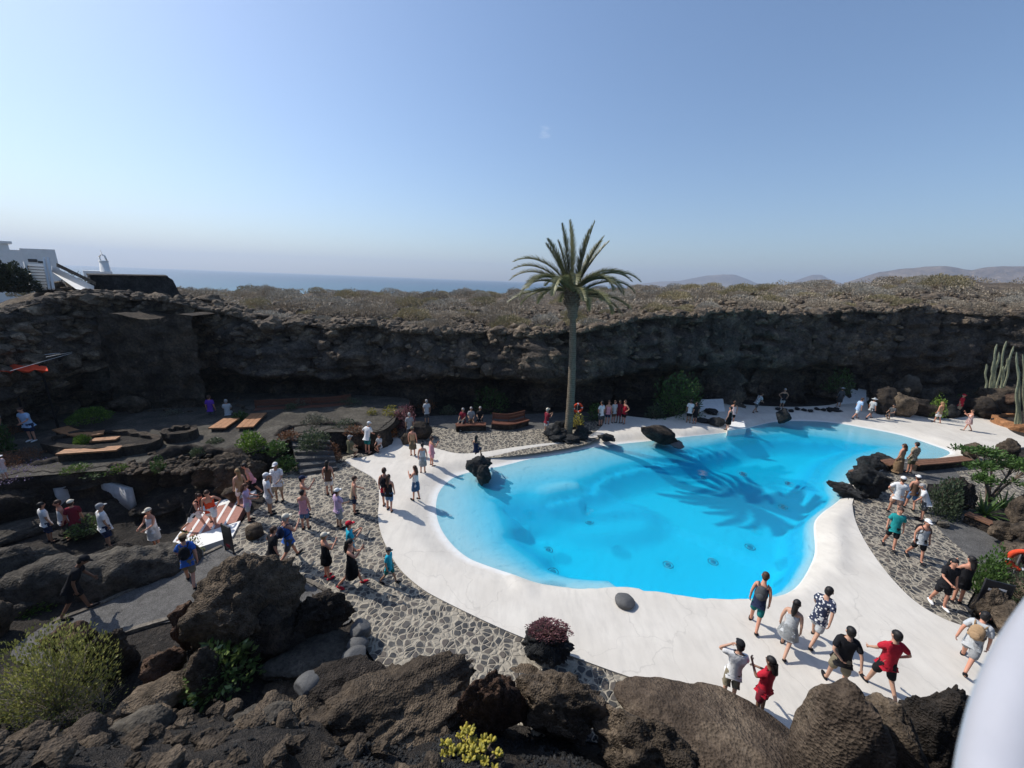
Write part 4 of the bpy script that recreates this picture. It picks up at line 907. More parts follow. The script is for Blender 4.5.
# rugged rocks on the pool's right shore
R((828,480,868,503),'long black jagged rock reaching into the pool, lowest of the shore rocks',-.2,70,'basalt',.6,cuts=7,rough=.55,sub=5)
R((848,462,890,500),'big black jagged shore rock behind the reaching one',-.05,71,'basalt',.8,cuts=7,rough=.5,sub=5)
R((858,455,884,474),'upper black shore rock under the small wooden seat',-.1,72,'basalt',.8,cuts=7,rough=.5)
R((872,452,898,466),'low dark rock at the beige dress woman, in the pool corner',-.1,73,'basalt',.7,cuts=7,rough=.5)
R((940,476,976,514),'tall dark rock with brown top between shrub and agave',0,74,'lava',.8,cuts=8,rough=.3,sub=5)
R((961,442,984,460),'grey brown rock at the corner of the far deck',0,75,'lava_brown',.8)
R((996,438,1021,458),'rounded grey brown rock behind the small tree',0,76,'lava_brown',.8,cuts=6)
for k,(bb,z,lb) in enumerate([((988,520,1018,545),.2,'brown round rock at the end of the right bank bench'),((1006,495,1040,530),.3,'dark rock at the right edge below the agave'),((1000,540,1040,565),.5,'grey rock behind the orange lifebuoy'),((972,586,1012,622),0,'brown rock right of the dark poster stand'),((990,600,1040,640),.1,'light brown slab beside the white rail, right of poster'),((1004,575,1040,605),.4,'grey rock under the dull green shrub'),((1010,520,1050,550),.6,'far right grey rock on the bank')]):
    R(bb,lb,z,80+k,'lava_brown',.9,cuts=8,rough=.35)
R((936,520,950,528),'small flat rock under the leafy shrub by the cobbles',0,90,'lava_grey',.8)
# boulder heap at the far right back
for k,(bb,z,mt,lb) in enumerate([((892,374,922,404),.6,'lava_grey','pale grey boulder on top of the far heap'),((914,388,938,404),.4,'lava_grey','flat pale boulder right of the top one in the far heap'),((888,392,918,418),0,'lava_tan','sunlit tan round boulder at the foot of the far heap'),((868,386,900,414),0,'lava','dark boulder at the left end of the far heap'),((905,396,940,418),0,'lava','dark boulder at the right foot of the far heap'),((943,404,960,419),0,'basalt','leaning grey slab between the far heap and the cactus mound'),((962,396,1000,420),0,'lava','dark rock in front of the cactus mound'),((975,384,1024,416),.3,'lava_brown','large brown rock of the cactus mound'),((1004,400,1040,420),0,'lava_brown','brown rock right of the cactus mound'),((990,390,1030,408),1.0,'lava_red','reddish rock on top of the cactus mound')]):
    R(bb,lb,z,95+k,mt,.9,cuts=9,rough=.3)
R((826,407,842,412),'flat dark stone where deck shade meets sun',.03,110,'basalt',.8)
R((991,417,1003,424),'small dark stone beside the round wooden planter',.03,111,'basalt',.8)
R((776,408,791,424),'dark block of rock standing at the far pool edge',0,112,'basalt',.8,cuts=10,rough=.15)
R((708,417,725,427),'dark rounded rock beside the white block at the far pool',.03,113,'basalt',.9)
R((694,418,712,424),'low black rock left of the rounded poolside rock',.03,114,'basalt',.9)
R((704,408,718,415),'dark rock on the white ramp at the back',.03,115,'basalt',.9)
for k in range(10):
    x=775+k*6.5; R((x,407+ (k%3),x+6,410.5+(k%3)),'small black stone in the row edging the shaded far deck',.03,120+k,'basalt',.9,sub=3,group='black stones edging the shaded deck')
# rocks round the palm foot
for k,(bb) in enumerate([(544,424,560,440),(553,420,566,434),(548,432,566,442),(563,434,580,444),(574,424,588,440),(580,428,592,440),(570,420,584,430),(556,428,572,438)]):
    R(bb,'blue-grey lava rock heaped around the foot of the palm',0,140+k,'basalt',.9,cuts=6,rough=.55,group='rocks around the palm foot')
# upper left boulders in front of the terrace
for k,(bb,z,mt,lb) in enumerate([((192,458,222,492),-.3,'lava_brown','upright brown boulder left of the large sunlit one below the terrace'),((213,452,264,495),-.2,'lava_brown','large sunlit brown boulder under the terrace edge'),((164,452,198,474),.2,'lava','dark boulder at the terrace corner'),((222,486,244,503),0,'lava_brown','small tan boulder behind the striped steps'),((160,466,200,496),-.6,'lava','dark flat boulder left of the upright brown one'),((130,466,170,492),-.6,'lava','dark rock over the right of the cave mouth'),((10,476,70,498),.1,'lava','left lintel rock over the cave mouth'),((64,472,130,490),.35,'lava','long lintel rock over the cave mouth'),((-30,488,44,530),-.8,'lava','big black rock at the left of the cave mouth'),((130,488,200,520),-.8,'lava','low dark rock at the right of the cave mouth')]):
    R(bb,lb,z,160+k,mt,.7,cuts=8,rough=.4,sub=5 if k<2 else 4)
R((-40,515,86,552),'flat topped dark ledge in front of the cave group',-.8,180,'lava_grey',.4,cuts=9,rough=.2,sub=5)
R((60,512,106,540),'dark rock under the glossy leafy plant by the cave',-.8,181,'lava',.7)
R((-60,545,60,622),'grey-brown sloping slab at the left edge',-.3,183,'lava_grey',.5,cuts=9,rough=.2,sub=5)
R((6,600,36,618),'small block with pale flat top beside the green clump',-.05,184,'lava_grey',.8,cuts=12,rough=.05)
R((-20,600,14,640),'yellowish edged brown slab at far left',-.05,185,'lava_tan',.7,cuts=10)
R((92,590,120,600),'dark stones at the path verge under the long ledge',-.05,186,'lava',.8)
R((408,421,432,440),'brown boulder where the white deck narrows in shade',0,187,'lava',.8)
R((401,433,410,446),'small tan boulder at the khaki dress woman',0,188,'lava_brown',.9)
for k,(bb) in enumerate([(66,372,90,398),(70,386,112,408),(108,398,136,412),(118,396,150,414),(62,352,82,372)]):
    R(bb,['dark boulder left of the rock-cut stair','brown boulder at the foot of the rock-cut stair','low rock right of the rock-cut stair','long low rock under the dark wall','rock at the end of the awning cables'][k],[1,1,1,1,3.6][k],200+k,'lava_brown',.8,rough=.4)
0 and R((290,358,316,378),'pale shelf rock sticking out of the shaded cliff',2.2,210,'lava_brown',.8,rough=.3)
# ================================================================== STONE RINGS, BENCHES, STEPS
def ridge(name,foot,z0,h,dep,mat,label,cat,seed):
    pts=catmull([g(x,y,z0) for x,y in foot],False,14); v=[];f=[]; n=len(pts); m=30; c=pts[n//2]
    for i,p in enumerate(pts):
        t=(pts[min(i+1,n-1)]-pts[max(i-1,0)]); nr=Vector((t.y,-t.x,0)).normalized(); nr=-nr if nr.dot(-p)<0 else nr
        k=math.sin(PI*min(1,max(0,(i+.3)/(n-.4))))**.35; hh=h[0]+(h[1]-h[0])*i/n
        for j in range(m+1):
            a=PI*j/m; q=Vector((math.cos(a)*dep*.5,math.sin(a)**.8*hh,0))*k; P_=p-nr*dep*.45+nr*q.x; w=Vector((P_.x,P_.y,z0+q.y-.1)); 
            nn=noise.fractal(w*.9+Vector((seed,0,0)),1,2,4)*.28+noise.fractal(w*3.5,1,2,3)*.05; w+=(nr*math.cos(a)+Vector((0,0,math.sin(a))))*nn; v.append(w-c)
    for i in range(n-1):
        for j in range(m): a=i*(m+1)+j; f.append((a,a+1,a+m+2,a+m+1))
    return tag(frompy(name,v,f,mat,None,True,c),label,cat)
ridge('lava_ledge',[(204,568),(180,576),(150,586),(115,597),(78,604),(40,610),(0,618),(-60,630)],-.1,(.9,1.35),1.5,'lava_grey','very long dark lava ledge with rounded back above the path','rock',182)
ridge('low_wall',[(148,466),(168,458),(198,453),(226,456),(244,462)],TZ,(.4,.35),.5,'lava','curved low dark stone wall on the terrace before the brown boulders','wall',5)
ridge('low_wall',[(262,447),(282,436),(302,428),(340,427),(384,428)],TZ-.1,(.28,.30),.35,'lava','low dark stone edging along the raised planter by the steps','wall',6)
ridge('low_wall',[(-20,470),(20,468),(52,466),(84,462)],TZ-.1,(.3,.3),.5,'lava','low dark stone edging behind the lavender bed','wall',7)
def ring_wall(px,py,z,rxx,ryy,h,w,label,mat='lava',name='stone_planter',cat='planter',soil='ground',a0=0,a1=2*PI,rz=0):
    c=g(px,py,z); e=empty(name,c,rad(rz)); n=40; v=[];f=[]
    full=abs(a1-a0-2*PI)<.01; m=n if full else n+1
    for i in range(m):
        a=a0+(a1-a0)*i/n
        for (q,zz) in ((0,-.05),(0.02,h*.5),(0,h),(-w,h+.01),(-w,0)):
            nn=.13*noise.fractal((math.cos(a)*3.5*rxx+px,math.sin(a)*3.5*ryy,zz*4),1,2,3); v.append((math.cos(a)*(rxx+q+nn),math.sin(a)*(ryy+q+nn),zz+nn*.6))
    for i in range(n):
        j=(i+1)%m
        for q in range(4): f.append((i*5+q,j*5+q,j*5+q+1,i*5+q+1))
    frompy('stone_rim',v,f,mat,e)
    if soil:
        v=[(0,0,h*.7)]+[(math.cos(i*2*PI/24)*(rxx-w*.9),math.sin(i*2*PI/24)*(ryy-w*.9),h*.6) for i in range(24)]
        frompy('soil',v,[(0,i+1,(i+1)%24+1) for i in range(24)],soil,e)
    tag(e,label,cat); return e
ring_wall(181,438,TZ,.75,.6,.45,.25,'round dark stone planter alone on the grey terrace')
ring_wall(104,447,TZ,2.5,1.05,.42,.3,'oval dark stone bed with two orange benches on the terrace','lava')
def bench(name,label,pts,z,w=.45,h=.42,back=False,mat='wood',group=None,cat='bench',thick=.07):
    """plank bench along a polyline of floor points"""
    P_=catmull([Vector(p) for p in pts],False,6) if len(pts)>2 else [Vector(p) for p in pts]
    c=P_[len(P_)//2]; e=empty(name,(c.x,c.y,z)); 
    def strip(nm,o0,o1,z0,z1,mt):
        v=[];f=[]
        for i,p in enumerate(P_):
            t=(P_[min(i+1,len(P_)-1)]-P_[max(i-1,0)]).normalized(); nr=Vector((t.y,-t.x))
            for o,zz in ((o0,z0),(o1,z0),(o1,z1),(o0,z1)): q=p+nr*o-c; v.append((q.x,q.y,zz))
        n=len(P_)
        for i in range(n-1):
            for k in range(4): f.append((i*4+k,i*4+(k+1)%4,(i+1)*4+(k+1)%4,(i+1)*4+k))
        f+= [(3,2,1,0),tuple((n-1)*4+k for k in range(4))]
        return frompy(nm,v,f,mt,e)
    for k in range(3): strip('plank',-w/2+k*w/3+.008,-w/2+(k+1)*w/3-.008,h-thick,h,mat)
    strip('base',-w*.32,w*.32,-.05,h-thick-.003,'lava')
    if back:
        for k in range(2): strip('back_board',-w/2-.06,-w/2-.02,h+.10+k*.2,h+.27+k*.2,mat if back is True else back)
        for i in (0,len(P_)//2,len(P_)-1):
            t=(P_[min(i+1,len(P_)-1)]-P_[max(i-1,0)]).normalized(); nr=Vector((t.y,-t.x)); q=P_[i]-c+nr*(-w/2+.01)
            bm=bmesh.new(); box(bm,(q.x-.03,q.y-.03,0),(q.x+.03,q.y+.03,h+.5)); frombm('post',bm,'wood_dark',e)
    tag(e,label,cat,group); return e
G2=lambda x,y,z: g(x,y,z).to_2d()
bench('curved_bench','curved orange bench under the clipped green hedge on the terrace',[G2(60,428,1.4),G2(72,432,1.4),G2(88,434,1.4),G2(104,432,1.4)],TZ,.55,mat='wood')
bench('stone_bench','straight orange plank bench at the front of the oval bed',[G2(60,452,1.4),G2(90,450,1.4),G2(120,448,1.4)],TZ,.5,mat='wood')
bench('stone_bench','short tan bench at the back of the oval bed',[G2(92,440,1.4),G2(118,438,1.4)],TZ,.4,mat='wood')
bench('plank_bench','left one of the twin wooden benches on the terrace',[G2(217,430,1.1),G2(232,420,1.1)],TZ-.2,.8,mat='wood')
bench('plank_bench','right one of the twin wooden benches on the terrace',[G2(245,429,1.1),G2(259,415,1.1)],TZ-.2,.8,mat='wood')
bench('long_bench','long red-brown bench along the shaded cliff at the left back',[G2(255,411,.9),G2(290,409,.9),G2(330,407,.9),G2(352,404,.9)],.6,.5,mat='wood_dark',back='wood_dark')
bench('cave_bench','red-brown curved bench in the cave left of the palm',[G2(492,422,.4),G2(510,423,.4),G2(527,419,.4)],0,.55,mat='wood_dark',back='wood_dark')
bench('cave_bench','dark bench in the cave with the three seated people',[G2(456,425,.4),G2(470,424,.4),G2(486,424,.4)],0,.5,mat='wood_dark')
M['wood_brown']=plainmat('weathered brown wood',(.17,.085,.05),.7,.3,9,.01)
bench('pool_bench','long brown bench between pool corner and rocks on the right shore',[G2(914,463,.4),G2(940,461,.4),G2(968,458,.4)],0,.55,mat='wood_brown')
M['wood_brown']=plainmat('weathered brown wood',(.17,.085,.05),.7,.3,9,.01)
bench('pool_bench','short brown seat between the jagged shore rocks',[G2(884,463,.4),G2(897,461,.4)],0,.6,mat='wood_brown')
bench('rock_seat','tan wooden seat slab set on the black shore rocks',[G2(857,473,.9),G2(867,470,.9)],.45,.7,mat='wood_brown')
bench('bank_bench','narrow brown bench on the right bank below the agave',[G2(967,513,.4),G2(980,518,.4),G2(994,524,.4)],0,.45,mat='wood_brown')
# round wooden planter at the right edge
c0=g(1028,424,.0)
ring_wall(1034,428,0,2.4,1.8,.5,.3,'round brown edged planter at the right end of the far deck','wood','wooden_planter')
# stone steps to the terrace
e=empty('stone_steps',g(312,458,0)); b0=g(312,458,0); A0=g(338,470,0)-b0; B0=g(284,462,0)-b0
A1=g(330,440,TZ)-b0; B1=g(290,436,TZ)-b0; piv=Vector((0,0,0))
ns=6
for i in range(ns):
    t0=i/ns; t1=(i+1)/ns; z0=TZ*(i)/ns-.05; z1=TZ*(i+1)/ns-.02
    a=lerp(A0,Vector((A1.x,A1.y,0)),t0); b=lerp(Vector((g(300,476,0)-b0)[:]),Vector((B1.x,B1.y,0)),t0); a2=lerp(A0,Vector((A1.x,A1.y,0)),t1+.02); b2=lerp(Vector((g(300,476,0)-b0)[:]),Vector((B1.x,B1.y,0)),t1+.02)
    bm=bmesh.new(); vs=[bm.verts.new((q.x,q.y,zz)) for zz in (-.05,z1) for q in (a,b,b2,a2)]
    for ff in ((0,3,2,1),(4,5,6,7),(0,1,5,4),(1,2,6,5),(2,3,7,6),(3,0,4,7)): bm.faces.new([vs[k] for k in ff])
    frombm('step',bm,'greypave',e)
tag(e,'curved grey stone steps climbing from the cobbles to the terrace','steps')
# striped steps
M['terracotta']=plainmat('terracotta tile',(.36,.17,.13),.75,.2,8,.005)
e=empty('striped_steps',g(236,523,0)); b0=g(236,523,0); U=(g(248,500,0)-b0); D_=Vector((-U.y,U.x,0)).normalized(); 
if D_.x>0: D_=-D_
L_=U.length*1.12; u=U.normalized()
for k in range(5):
    o=D_*(k*.39); z1=.02-.10*k
    for nm,mt,a,b,zz in (('tread','terracotta',.0,.30,z1),('nosing','plaster',.301,.385,z1+.006)):
        bm=bmesh.new(); q=[o+D_*a, o+D_*b, o+D_*b+u*L_, o+D_*a+u*L_]
        vs=[bm.verts.new((w.x,w.y,h_)) for h_ in (zz-.30,zz) for w in q]
        for ff in ((0,3,2,1),(4,5,6,7),(0,1,5,4),(1,2,6,5),(2,3,7,6),(3,0,4,7)): bm.faces.new([vs[j] for j in ff])
        frombm(nm,bm,mt,e)
for s0,s1 in ((-.95,-.01),(L_+.01,L_+.45)):
    bm=bmesh.new(); vs=[]
    for (a,z_) in ((-.15,.05),(2.0,-.42)):
        for s in (s0,s1):
            for dz in (-.5,.02): w=D_*a+u*s; vs.append(bm.verts.new((w.x,w.y,z_+dz)))
    for ff in ((0,2,3,1),(4,5,7,6),(0,1,5,4),(2,6,7,3),(1,3,7,5),(0,4,6,2)): bm.faces.new([vs[j] for j in ff])
    frombm('side_ramp',bm,'plaster',e)
tag(e,'wide steps with terracotta treads and white nosings leading down to the left','steps')
# rock-cut stair in the dark wall (upper left)
e=empty('wall_stair',at(96,385,20.6)); b0=Vector(e.location)
for i in range(9):
    q=at(96-i*1.2+(i%2)*2,384-i*5,20.6+i*.08)-b0
    bm=bmesh.new(); box(bm,(q.x-.55,q.y-.2,q.z-.35),(q.x+.55,q.y+.6,q.z)); bmesh.ops.bevel(bm,geom=bm.edges[:],offset=.03,segments=1,affect='EDGES'); frombm('step',bm,'lava_grey',e)
tag(e,'narrow rock-cut stair climbing the dark wall at upper left','stair')
# stool-like stone, signboard, poster, lifebuoys
c=g(255,536,0); bm=bmesh.new(); bmesh.ops.create_cone(bm,cap_ends=True,segments=20,radius1=.27,radius2=.25,depth=.42)
bmesh.ops.bevel(bm,geom=[e_ for e_ in bm.edges if abs(e_.verts[0].co.z-e_.verts[1].co.z)<.01],offset=.04,segments=3,affect='EDGES')
for v_ in bm.verts: v_.co+=v_.co*.05*noise.noise(v_.co*4)
tag(frombm('stone_stool',bm,'lava_brown',None,True,(c.x,c.y,.2)),'squat brown cylindrical stone on the cobbles near the striped steps','stone')
def board(px,py,z,w,h,face,label,strips,name='sign_board',cat='sign'):
    e=empty(name,g(px,py,z),rad(face)); bm=bmesh.new(); box(bm,(-w/2,-.02,.12),(w/2,.02,h)); frombm('panel',bm,'black',e)
    for s in (-1,1):
        bm=bmesh.new(); box(bm,(s*(w/2+.002)-.02 if s<0 else w/2+.002,-.025,0),(-w/2-.002 if s<0 else w/2+.022,.025,h+.02)); frombm('leg',bm,'dark_metal',e)
        bm=bmesh.new(); box(bm,(s*w/2-.02,-.02,-.0),(s*w/2+.02,.30,.04)); frombm('foot',bm,'dark_metal',e)
    for (x0,z0,x1,z1,mt) in strips:
        bm=bmesh.new(); box(bm,(x0*w,-.026,z0*h),(x1*w,-.021,z1*h)); frombm('print',bm,mt,e)
    tag(e,label,cat); return e
board(230,552,0,.42,1.0,-25,'thin black signboard standing at the end of the striped steps',[(-.25,.2,.25,.3,cloth('maroon')),(-.3,.75,.3,.8,cloth('dgrey'))])
board(985,618,0,.55,1.25,-25,'dark green poster stand among the rocks left of the white rail',[(-.34,.74,.1,.80,cloth('white')),(-.05,.80,.30,.85,cloth('white')),(-.2,.40,.14,.50,cloth('redorange')),(-.1,.43,.1,.46,cloth('white')),(-.05,.55,.05,.70,cloth('green'))],'poster_stand')
def lifebuoy(p,face,label,R_=.36,post=True,tiltx=90):
    e=empty('lifebuoy',p,rad(face)); bm=bmesh.new(); n=28;m=10; vs=[]
    for i in range(n):
        a=i*2*PI/n
        for j in range(m):
            b=j*2*PI/m; r=R_*.78+R_*.2*math.cos(b); vs.append(bm.verts.new((r*math.cos(a),R_*.16*math.sin(b),r*math.sin(a))))
    for i in range(n):
        for j in range(m):
            f=bm.faces.new((vs[i*m+j],vs[i*m+(j+1)%m],vs[((i+1)%n)*m+(j+1)%m],vs[((i+1)%n)*m+j])); f.smooth=True; f.material_index=1 if i%7 in(0,) else 0
    frombm('ring',bm,[cloth('redorange'),cloth('white')],e); tag(e,label,'lifebuoy'); return e
p=at(578,408,22.9); lifebuoy(p,10,'lifebuoy on a post behind the palm foot',.34)
bm=bmesh.new(); tube(bm,[(p.x,p.y+.12,-.05),(p.x,p.y+.12,p.z+.3)],.035,8); e=frombm('post',bm,'dark_metal'); tag(e,'thin dark post carrying the lifebuoy behind the palm','post')
p=g(1024,561,.85); p=Vector(p); lifebuoy(p,-30,'orange lifebuoy hanging on a post at the right edge',.42)
bm=bmesh.new(); tube(bm,[(p.x+.05,p.y+.14,-.3),(p.x+.05,p.y+.14,p.z+.35)],.04,8); e=frombm('post',bm,'dark_metal'); tag(e,'dark post carrying the orange lifebuoy at the right edge','post')
# white block at the far pool edge, white ramps
def prism(name,pts,z0,z1,mat,label,cat,bev=.03):
    bm=bmesh.new(); c=sum(pts,Vector((0,0)))/len(pts); n=len(pts)
    lo=[bm.verts.new((p.x-c.x,p.y-c.y,z0)) for p in pts]; hi=[bm.verts.new((p.x-c.x,p.y-c.y,(z1[i] if isinstance(z1,(list,tuple)) else z1))) for i,p in enumerate(pts)]
    bm.faces.new(hi); bm.faces.new(lo[::-1])
    for i in range(n): bm.faces.new((lo[i],lo[(i+1)%n],hi[(i+1)%n],hi[i]))
    bmesh.ops.recalc_face_normals(bm,faces=bm.faces)
    if bev: bmesh.ops.bevel(bm,geom=bm.edges[:],offset=bev,segments=2,affect='EDGES')
    return tag(frombm(name,bm,mat,None,False,(c.x,c.y,0)),label,cat)
prism('white_block',[G2(727,433,0),G2(746,431,0),G2(744,424,0),G2(727,425,0)],-.4,.26,'plaster','small white plastered block at the far edge of the pool','block',.08)
prism('white_ramp',[G2(698,413,0),G2(725,412,0),G2(722,405,0),G2(700,406,0)],-.05,[.05,.05,.55,.55],'plaster','white sloping ramp in shade behind the pool','ramp')
prism('white_ramp',[G2(838,405,0),G2(866,403,0),G2(864,393,0),G2(842,396,0)],-.05,[.05,.05,.9,.9],'plaster','white sloping ramp leading into the cave at the back right','ramp')
# cave wall at left
e=empty('cave_wall',g(95,538,-.8)); b0=Vector(e.location); v=[];f=[]; n=26
for i in range(n+1):
    t=i/n; q=g(lerp(54,126,t),525-9*math.sin(PI*t),-.8); q=q-b0
    for zz in (0,1.2): v.append((q.x-.25,q.y+.55,zz))
for i in range(n): f.append((i*2,(i+1)*2,(i+1)*2+1,i*2+1))
M['plaster_shaded']=plainmat('white plaster greyed as shade',(.42,.42,.42),.9,.25,3,.01)  # white wall made grey: the cave's shade is put into the colour
o=frompy('plaster_face',v,f,'plaster_shaded',e,True); sm=o.modifiers.new('t','SOLIDIFY'); sm.thickness=.2
tag(e,'curved white plaster wall inside the cave mouth at left','wall')
# ================================================================== UPPER LEFT BUILDINGS
def wallbox(name,parent,x0,y0,x1,y1,Y,dep,mat,zlo=None,bev=0):
    """box whose front face covers a pixel box at depth Y"""
    a=at(x0,(y0+y1)/2,Y); b=at(x1,(y0+y1)/2,Y); zt=at((x0+x1)/2,y0,Y).z; zb=at((x0+x1)/2,y1,Y).z if zlo is None else zlo
    bm=bmesh.new(); box(bm,(a.x,Y,zb),(b.x,Y+dep,zt))
    if bev: bmesh.ops.bevel(bm,geom=bm.edges[:],offset=bev,segments=1,affect='EDGES')
    if parent is not None:
        for v_ in bm.verts:
            if v_.co.y>Y+dep*.5: v_.co.x+=(a.x+b.x)/2/Y*dep*1.05
            v_.co-=Vector(parent.location)
    return frombm(name,bm,mat,parent)
e=empty('white_building',at(20,290,30))
for (a,b,c_,d,Y,dp) in ((-60,241,11,268,29,4),(11,250,24,272,28.7,4),(22,249,57,268,28.4,4)):
    w=wallbox('wall',e,a,b,c_,d,Y,dp,'plaster',6.0)
for (a,b,c_,d) in ((28,259,37,262),(38,261,43,263)): wallbox('window',e,a,b,c_,d,28.37,.05,'dark_metal')
wallbox('parapet',e,-60,240,11.5,242.5,28.9,4.2,'plaster')
tag(e,'white flat roofed building blocks at the upper left skyline','building')
e=empty('white_staircase',at(38,290,24))
for i in range(9): wallbox('step',e,29,264.5+i*2.9,47,266.6+i*2.9,25-i*.14,.5,'plaster',None)
wallbox('step_side',e,28,262,30,291,23.8,1.4,'plaster')
for dx in (0,4):
    a=at(44+dx,258,25.2)-Vector(e.location); b=at(49.5+dx,289,23.6)-Vector(e.location); bm=bmesh.new(); tube(bm,[a,b],.07,6); frombm('handrail',bm,'white_metal',e)
wallbox('riser_wall',e,30,266,47,291,25.3,.6,'lava')
tag(e,'white staircase with handrail climbing to the white building','staircase')
e=empty('sloping_wall',at(80,285,24.5)); b0=Vector(e.location)
def slab4(nm,pts,dep,mat):
    bm=bmesh.new(); fr=[bm.verts.new(at(x,y,Y)-b0) for x,y,Y in pts]; bk=[bm.verts.new(at(x,y,Y)-b0+Vector((at(x,y,Y).x/Y*dep*1.05,dep,0))) for x,y,Y in pts]
    bm.faces.new(fr); bm.faces.new(bk[::-1])
    for i in range(len(pts)): j=(i+1)%len(pts); bm.faces.new((fr[j],fr[i],bk[i],bk[j]))
    bmesh.ops.recalc_face_normals(bm,faces=bm.faces); frombm(nm,bm,mat,e)
slab4('wall',[(52,266,26),(94,286,24.5),(94,292,24.5),(76,289,24.5),(52,272,26)],.5,'plaster')
slab4('coping',[(57,263,25.9),(96,282,24.4),(96,285.6,24.4),(57,266.6,25.9)],.7,'basalt')
tag(e,'white wall with dark coping running down from the building','wall')
e=empty('dark_stone_building',at(135,290,24.9)); b0=Vector(e.location)
bm=bmesh.new(); pts=[(88,277,25),(168,277.5,25),(174,281,25),(182,298,25),(88,298,25)]
slab4('wall',[(90,276,25),(168,277,25),(173,280,25),(182,298,25),(90,298,25)],3,'basalt')
slab4('roof_edge',[(89,274.6,24.9),(167.5,275.8,24.9),(168.5,277,24.9),(89,276,24.9)],3.2,'lava')
tag(e,'low flat roofed dark stone building on the cliff top','building')
e=empty('white_tower',at(106,272,44)); b0=Vector(e.location)
bm=bmesh.new(); q=at(106,272,44)-b0; s=.30; hh=at(106,260,44).z-at(106,272,44).z; tube(bm,[q,q+Vector((0,0,hh*.85))],[.48,.36],10); frombm('shaft',bm,'plaster',e)
bm=bmesh.new(); t_=q+Vector((0,0,hh*.85)); tube(bm,[t_,t_+Vector((0,0,.12))],[.42,.42],10); tube(bm,[t_+Vector((-.3,0,.1)),t_+Vector((-.38,0,.5)),t_+Vector((-.1,0,.78)),t_+Vector((.25,0,.62)),t_+Vector((.36,0,.1))],.09,6); tube(bm,[t_+Vector((0,0,.7)),t_+Vector((-.1,0,1.2))],[.07,.03],6); frombm('finial',bm,'plaster',e)
wallbox('base',e,84,271,113,280,43.6,2,'plaster')
tag(e,'small white tower with ornamental top above the dark building','tower')
for px,py,w_,nm,lb in ((208,299,20,'white_house','small white house on the lava plain at left'),(971,285,3,'white_hut','tiny white hut on the right skyline of the plateau')):
    d=70 if px<500 else 60; 
    p0=at(px,py,d); zt=plat(p0.x,p0.y,False); zt=p0.z
    e=empty(nm,(p0.x,p0.y,zt-.3)); sc=w_*d/F*1.05
    bm=bmesh.new(); box(bm,(-sc*.5,0,0),(sc*.1,sc*.5,sc*.22+.3)); frombm('wall',bm,'plaster',e)
    bm=bmesh.new(); box(bm,(-sc*.1+.01+sc*.2,-.1,0),(sc*.5,sc*.45,sc*.16+.3)); frombm('wing',bm,'plaster',e)
    bm=bmesh.new(); box(bm,(-sc*.15,-.2,sc*.22+.302),(sc*.15,sc*.3,sc*.22+.6)); frombm('chimney',bm,'plaster',e)
    bm=bmesh.new(); box(bm,(-sc*.3,-.03,.45),(-sc*.2,.01,.3+sc*.12)); frombm('door',bm,'dark_metal',e)
    tag(e,lb,'house')
# awning
e=empty('awning',at(20,372,17)); b0=Vector(e.location); v=[];f=[]
cor=[at(-30,364,17.5),at(46,365.5,17.6),at(48,370,16.8),at(-30,371,16.6)]
nn=12
for i in range(nn+1):
    for j in range(7):
        a=lerp(cor[0],cor[1],i/nn); b=lerp(cor[3],cor[2],i/nn); q=lerp(a,b,j/6)-b0; v.append((q.x,q.y,q.z-.25*math.sin(PI*j/6)*abs(math.sin(i*1.3))+.05*math.sin(i*2)))
for i in range(nn):
    for j in range(6): k=i*7+j; f.append((k,k+1,k+8,k+7))
o=frompy('canopy',v,f,cloth('redorange'),e,True); sm=o.modifiers.new('t','SOLIDIFY'); sm.thickness=.015
for (x0,y0,Y0_,x1,y1,Y1_) in ((46,357,17,72,352,19),(-30,362,17.5,60,353,19),(10,371,16.5,72,353,19)):
    bm=bmesh.new(); tube(bm,[at(x0,y0,Y0_)-b0,at(x1,y1,Y1_)-b0],.012,5); frombm('cable',bm,'white_metal',e)
for x_,Y_ in ((40,17.6),(8,17.4)):
    t_=at(x_,365,Y_)-b0; bm=bmesh.new(); tube(bm,[t_,(t_.x,t_.y,TZ-b0.z-.05)],.05,6); frombm('pole',bm,'dark_metal',e)
tag(e,'orange red fabric awning stretched on cables at the left edge','awning')
# foreground rail
e0=[]; pts=[]
for (x,y,d) in ((1003,850,.62),(1000,800,.66),(1004,760,.70),(1014,715,.74),(1030,672,.78),(1054,630,.82),(1085,590,.86),(1130,560,.9)):
    r_=ray(x,y).normalized(); pts.append(Vector((0,0,CH))+r_*d/ (r_.dot(Vector((0,math.cos(PITCH),-math.sin(PITCH))))))
pts=[Vector((pts[0].x-.01,pts[0].y+.05,7.2))]+[Vector((pts[0].x,pts[0].y,pts[0].z-.25))]+pts
pp=catmull(pts,False,5); bm=bmesh.new(); tube(bm,pp,.054,24)
tag(frombm('railing',bm,'rail_paint'),'blurred white rounded rail crossing the lower right corner close to the viewer','railing')
# the ledge the rail stands on
bm=bmesh.new(); vs=box(bm,(-.8,-.5,6.9),(1.6,.62,7.36)); o=frombm('lookout_floor',bm,'lava_grey'); o['kind']='structure'
